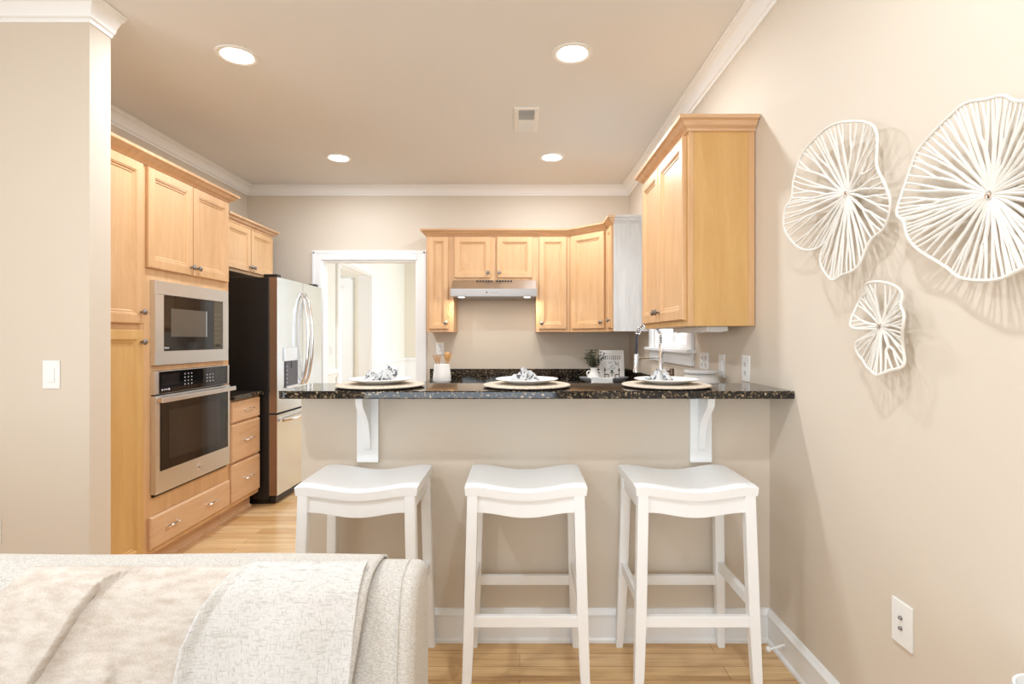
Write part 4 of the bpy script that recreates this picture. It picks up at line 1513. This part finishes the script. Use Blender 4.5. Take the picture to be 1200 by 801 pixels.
disc(1.662, 1.717, [(0.1, 0.182), (0.144, 0.135), (0.156, 0.042), (0.197, -0.026), (0.214, -0.085), (0.18, -0.14), (0.119, -0.168), (0.08, -0.237), (0.011, -0.254),
                    (-0.041, -0.262), (-0.122, -0.21), (-0.134, -0.161), (-0.089, -0.121), (-0.055, -0.092), (-0.114, -0.129), (-0.184, -0.143), (-0.259, -0.12),
                    (-0.324, -0.045), (-0.324, 0.029), (-0.289, 0.062), (-0.289, 0.135), (-0.249, 0.205), (-0.166, 0.23), (-0.073, 0.233), (0.011, 0.218)], 3, 84,
     'white openwork coral disc with an oval lobed outline, left of the large one')
disc(1.506, 1.304, [(-0.04, 0.121), (0.022, 0.122), (0.065, 0.103), (0.083, 0.08), (0.083, 0.053), (0.113, 0.028), (0.113, -0.0), (0.096, -0.028), (0.086, -0.057),
                    (0.09, -0.105), (0.051, -0.122), (0.018, -0.136), (-0.016, -0.126), (-0.056, -0.115), (-0.099, -0.082), (-0.099, -0.049), (-0.065, -0.033),
                    (-0.024, -0.022), (-0.024, -0.008), (-0.09, -0.006), (-0.112, 0.011), (-0.103, 0.065), (-0.081, 0.09), (-0.048, 0.098)], 8, 56,
     'smallest white openwork coral disc, lowest of the three', 0.045)
disc(1.155, 1.579, [(-0.252, 0.02), (-0.245, 0.07), (-0.22, 0.134), (-0.19, 0.166), (-0.124, 0.189), (-0.072, 0.202), (-0.032, 0.211), (0.012, 0.200), (0.044, 0.193), (0.067, 0.172),
                    (0.104, 0.156), (0.151, 0.125), (0.188, 0.083), (0.200, 0.03), (0.09, -0.004), (0.203, -0.057), (0.198, -0.107), (0.167, -0.139), (0.14, -0.16),
                    (0.104, -0.167), (0.08, -0.176), (0.047, -0.187), (-0.01, -0.184), (-0.072, -0.17), (-0.116, -0.139), (-0.18, -0.089), (-0.21, -0.049), (-0.225, -0.01)], 14, 98,
     'largest white openwork coral disc, at the right edge')

# ------------------------------------------------------------------ sofa with throws
so = thing('sofa', 'cream upholstered sofa in the foreground with throws over its back', 'sofa', (0, 0, 0), 0)
SX0, SX1 = -2.35, -0.192


def back_profile(off=0.0):
    """front-to-back outline of the padded back (y, z) from the low front up, over and down the rear"""
    base = [(0.930, 0.40), (0.955, 0.55), (0.973, 0.67), (0.986, 0.745), (1.000, 0.792), (1.022, 0.815), (1.06, 0.821), (1.095, 0.819), (1.122, 0.808), (1.138, 0.783), (1.143, 0.73), (1.145, 0.40)]
    if not off:
        return base
    out = []
    P_ = [Vector(p) for p in base]
    for i, p in enumerate(P_):
        t = (P_[min(i + 1, len(P_) - 1)] - P_[max(i - 1, 0)]).normalized()
        out.append(tuple(p + Vector((-t.y, t.x)) * off))
    return out


def pad(x0, x1, off, edge, name, parent, mat, nx=40, sag=0.0, notch=None):
    mb = MB()
    rings = []
    xs = []
    m_ = 6
    for i in range(m_ + 1):
        a = PI / 2 * i / m_
        xs.append((x0 + edge * (1 - math.sin(a)) if False else x0 + edge * (1 - math.cos(a)), -edge * (1 - math.sin(a))))
    inner = [(x0 + edge + (x1 - x0 - 2 * edge) * i / nx, 0.0) for i in range(1, nx)]
    tail = [(x0 + x1 - p[0], p[1]) for p in xs[::-1]]
    for x, o in xs + inner + tail:
        pr = back_profile(off + o)
        rings.append([mb.bm.verts.new((x, y, z + sag * math.sin(x * 5.1) * (z > 0.7))) for y, z in pr])
    for a, b in zip(rings, rings[1:]):
        for i in range(len(a)):
            j = (i + 1) % len(a)
            mb.bm.faces.new((a[i], a[j], b[j], b[i]))
    mb.bm.faces.new(rings[0][::-1])
    mb.bm.faces.new(rings[-1])
    o = mb.build(name, mat, parent, 1.2)
    return o


pad(SX0, SX1, 0.0, 0.022, 'backrest', so, M['sofa'])
MB().tube([(SX1 - 0.032, y, z) for y, z in back_profile(0.001)[1:8]], 0.0022, 6).build('seam', M['sofa'], so, SM)
MB().box(SX0 + 0.02, SX1 - 0.002, 0.28, 0.935, 0.12, 0.40, 0.03, 3).build('seat_base', M['sofa'], so, 0.6)
for a, b in ((SX0 + 0.2, -1.28), (-1.27, SX1 - 0.2)):
    MB().box(a, b, 0.25, 0.93, 0.40, 0.52, 0.04, 4).build('seat_cushion', M['sofa'], so, 0.6)
for a, b in ((SX0, SX0 + 0.19), (SX1 - 0.19, SX1)):
    MB().box(a, b, 0.25, 0.935, 0.12, 0.60, 0.04, 4).build('armrest', M['sofa'], so, 0.6)
for x in (SX0 + 0.1, SX1 - 0.1):
    for y in (0.33, 1.07):
        MB().lathe([(0.018, 0), (0.026, 0.12), (0.026, 0.41 if y > 1 else 0.13)], (x, y, 0), 14).build('foot', M['spoon'], so, SM)


def drape(name, mat, f_edge0, f_edge1, off_f, s0, s1, label, nu=70, nv=40, thick=0.006):
    """cloth lying on the sofa back; s runs along the back profile (0 low front .. 1 rear), u across"""
    base = [Vector(p) for p in back_profile(0.0)]
    cum_ = [0]
    for a, b in zip(base, base[1:]):
        cum_.append(cum_[-1] + (b - a).length)

    def at(s, off):
        d_ = max(0.0, min(0.9999, s)) * cum_[-1]
        k_ = max(j for j in range(len(cum_)) if cum_[j] <= d_ + 1e-9)
        k_ = min(k_, len(base) - 2)
        q = (d_ - cum_[k_]) / (cum_[k_ + 1] - cum_[k_])
        tan = lambda j: (base[min(j + 1, len(base) - 1)] - base[max(j - 1, 0)]).normalized()
        t = tan(k_).lerp(tan(k_ + 1), q).normalized()
        p = base[k_].lerp(base[k_ + 1], q)
        return p + Vector((-t.y, t.x)) * off

    def f(u, v):
        s = s0 + (s1 - s0) * v
        x = f_edge0(s) * (1 - u) + f_edge1(s) * u
        p = at(s, off_f(x, s, u, v))
        return (x, p.x, p.y)
    o = MB().grid(nu, nv, f).build(name, mat, None, 1.3, solid=thick)
    tag(o, label, 'throw')
    return o


# total profile length ~1.0: front rise ends near s~0.43, top s 0.43..0.56
def lerp(a, b, t):
    return a + (b - a) * max(0.0, min(1.0, t))


def smooth(t):
    t = max(0.0, min(1.0, t))
    return t * t * (3 - 2 * t)


def ridge(x, xc, w, h, sharp=0.25):
    """a soft fold: rises slowly from the left and drops sharply at the right"""
    d_ = x - xc
    if d_ < 0:
        return h * math.exp(-(d_ / w) ** 2)
    return h * max(0.0, 1 - d_ / (w * sharp))


def pw(t, pts):
    """piecewise linear through (t, value) pairs with t increasing"""
    if t <= pts[0][0]:
        return pts[0][1]
    for (a, va), (b, vb) in zip(pts, pts[1:]):
        if t <= b:
            q = (t - a) / (b - a)
            return va + (vb - va) * q
    return pts[-1][1]


# cream throw that spans the back up to the crease near the right end, wrapping the top
CREASE = [(0.10, -0.335), (0.26, -0.300), (0.39, -0.283), (0.46, -0.276), (0.70, -0.280)]
drape('sofa_throw', M['sofa'], lambda s: -2.2, lambda s: pw(s, CREASE),
      lambda x, s, u, v: 0.007 + 0.012 * smooth((u - 0.93) / 0.07) * smooth((0.52 - s) / 0.1) + 0.002 * math.sin(9 * x) * v, 0.05, 0.70,
      'cream throw spread across the whole top of the sofa back', 150, 60)
# heathered blanket, tucked below the top edge, with two long folds
F1 = [(0.10, -1.00), (0.26, -0.872), (0.337, -0.83), (0.395, -0.80), (0.43, -0.775), (0.447, -0.750), (0.456, -0.712)]
F2 = [(0.10, -0.72), (0.26, -0.723), (0.29, -0.726), (0.32, -0.745)]
drape('heathered_blanket', M['heather'], lambda s: pw(s, [(0.10, -1.18), (0.26, -1.02), (0.40, -0.97), (0.46, -0.925)]), lambda s: pw(s, [(0.06, -0.62), (0.26, -0.59), (0.46, -0.50)]),
      lambda x, s, u, v: 0.017 + ridge(x, pw(s, F1), 0.11, 0.017, 0.03) * smooth((0.463 - s) / 0.03)
      + ridge(x, pw(s, F2), 0.05, 0.012, 0.07) * smooth((0.325 - s) / 0.04), 0.06, 0.464,
      'oatmeal heathered blanket with long folds over the sofa back', 260, 80)
# white open-weave throw
drape('woven_throw', M['weave'], lambda s: pw(s, [(0.06, -0.63), (0.26, -0.605), (0.337, -0.597), (0.40, -0.572), (0.445, -0.54), (0.466, -0.505)]), lambda s: pw(s, [(0.06, -0.31), (0.26, -0.302), (0.468, -0.292)]),
      lambda x, s, u, v: 0.024 + 0.012 * smooth((0.08 - u) / 0.08) * smooth((0.48 - s) / 0.1) + 0.004 * math.sin(u * 11 + s * 3) * smooth((0.45 - s) / 0.1), 0.06, 0.47,
      'white open-weave throw on the right of the sofa back', 120, 60)

# side table and bowl at the right wall, only the bowl's rim reaching into view
t = thing('side_table', 'small round white side table against the right wall', 'table', (0.845, 0.88, 0), 0)
MB().lathe([(0.17, 0.525), (0.178, 0.53), (0.18, 0.54), (0.178, 0.55), (0.001, 0.55)], seg=40).build('tabletop', M['white_paint'], t, SM)
MB().lathe([(0.022, 0.02), (0.020, 0.10), (0.028, 0.30), (0.020, 0.45), (0.05, 0.525)], seg=20).build('pedestal', M['white_paint'], t, SM)
MB().lathe([(0.13, 0), (0.13, 0.012), (0.06, 0.02), (0.03, 0.03)], seg=32).build('base', M['white_paint'], t, SM)
o = MB().lathe([(0.030, 0), (0.034, 0.006), (0.052, 0.04), (0.060, 0.078), (0.0595, 0.086), (0.055, 0.086), (0.048, 0.045), (0.028, 0.010), (0.001, 0.009)], seg=36).build('bowl', M['ceramic'], None, SM, loc=(0.958, 0.955, 0.5505))
tag(o, 'white ceramic bowl on the side table at the right edge', 'bowl')
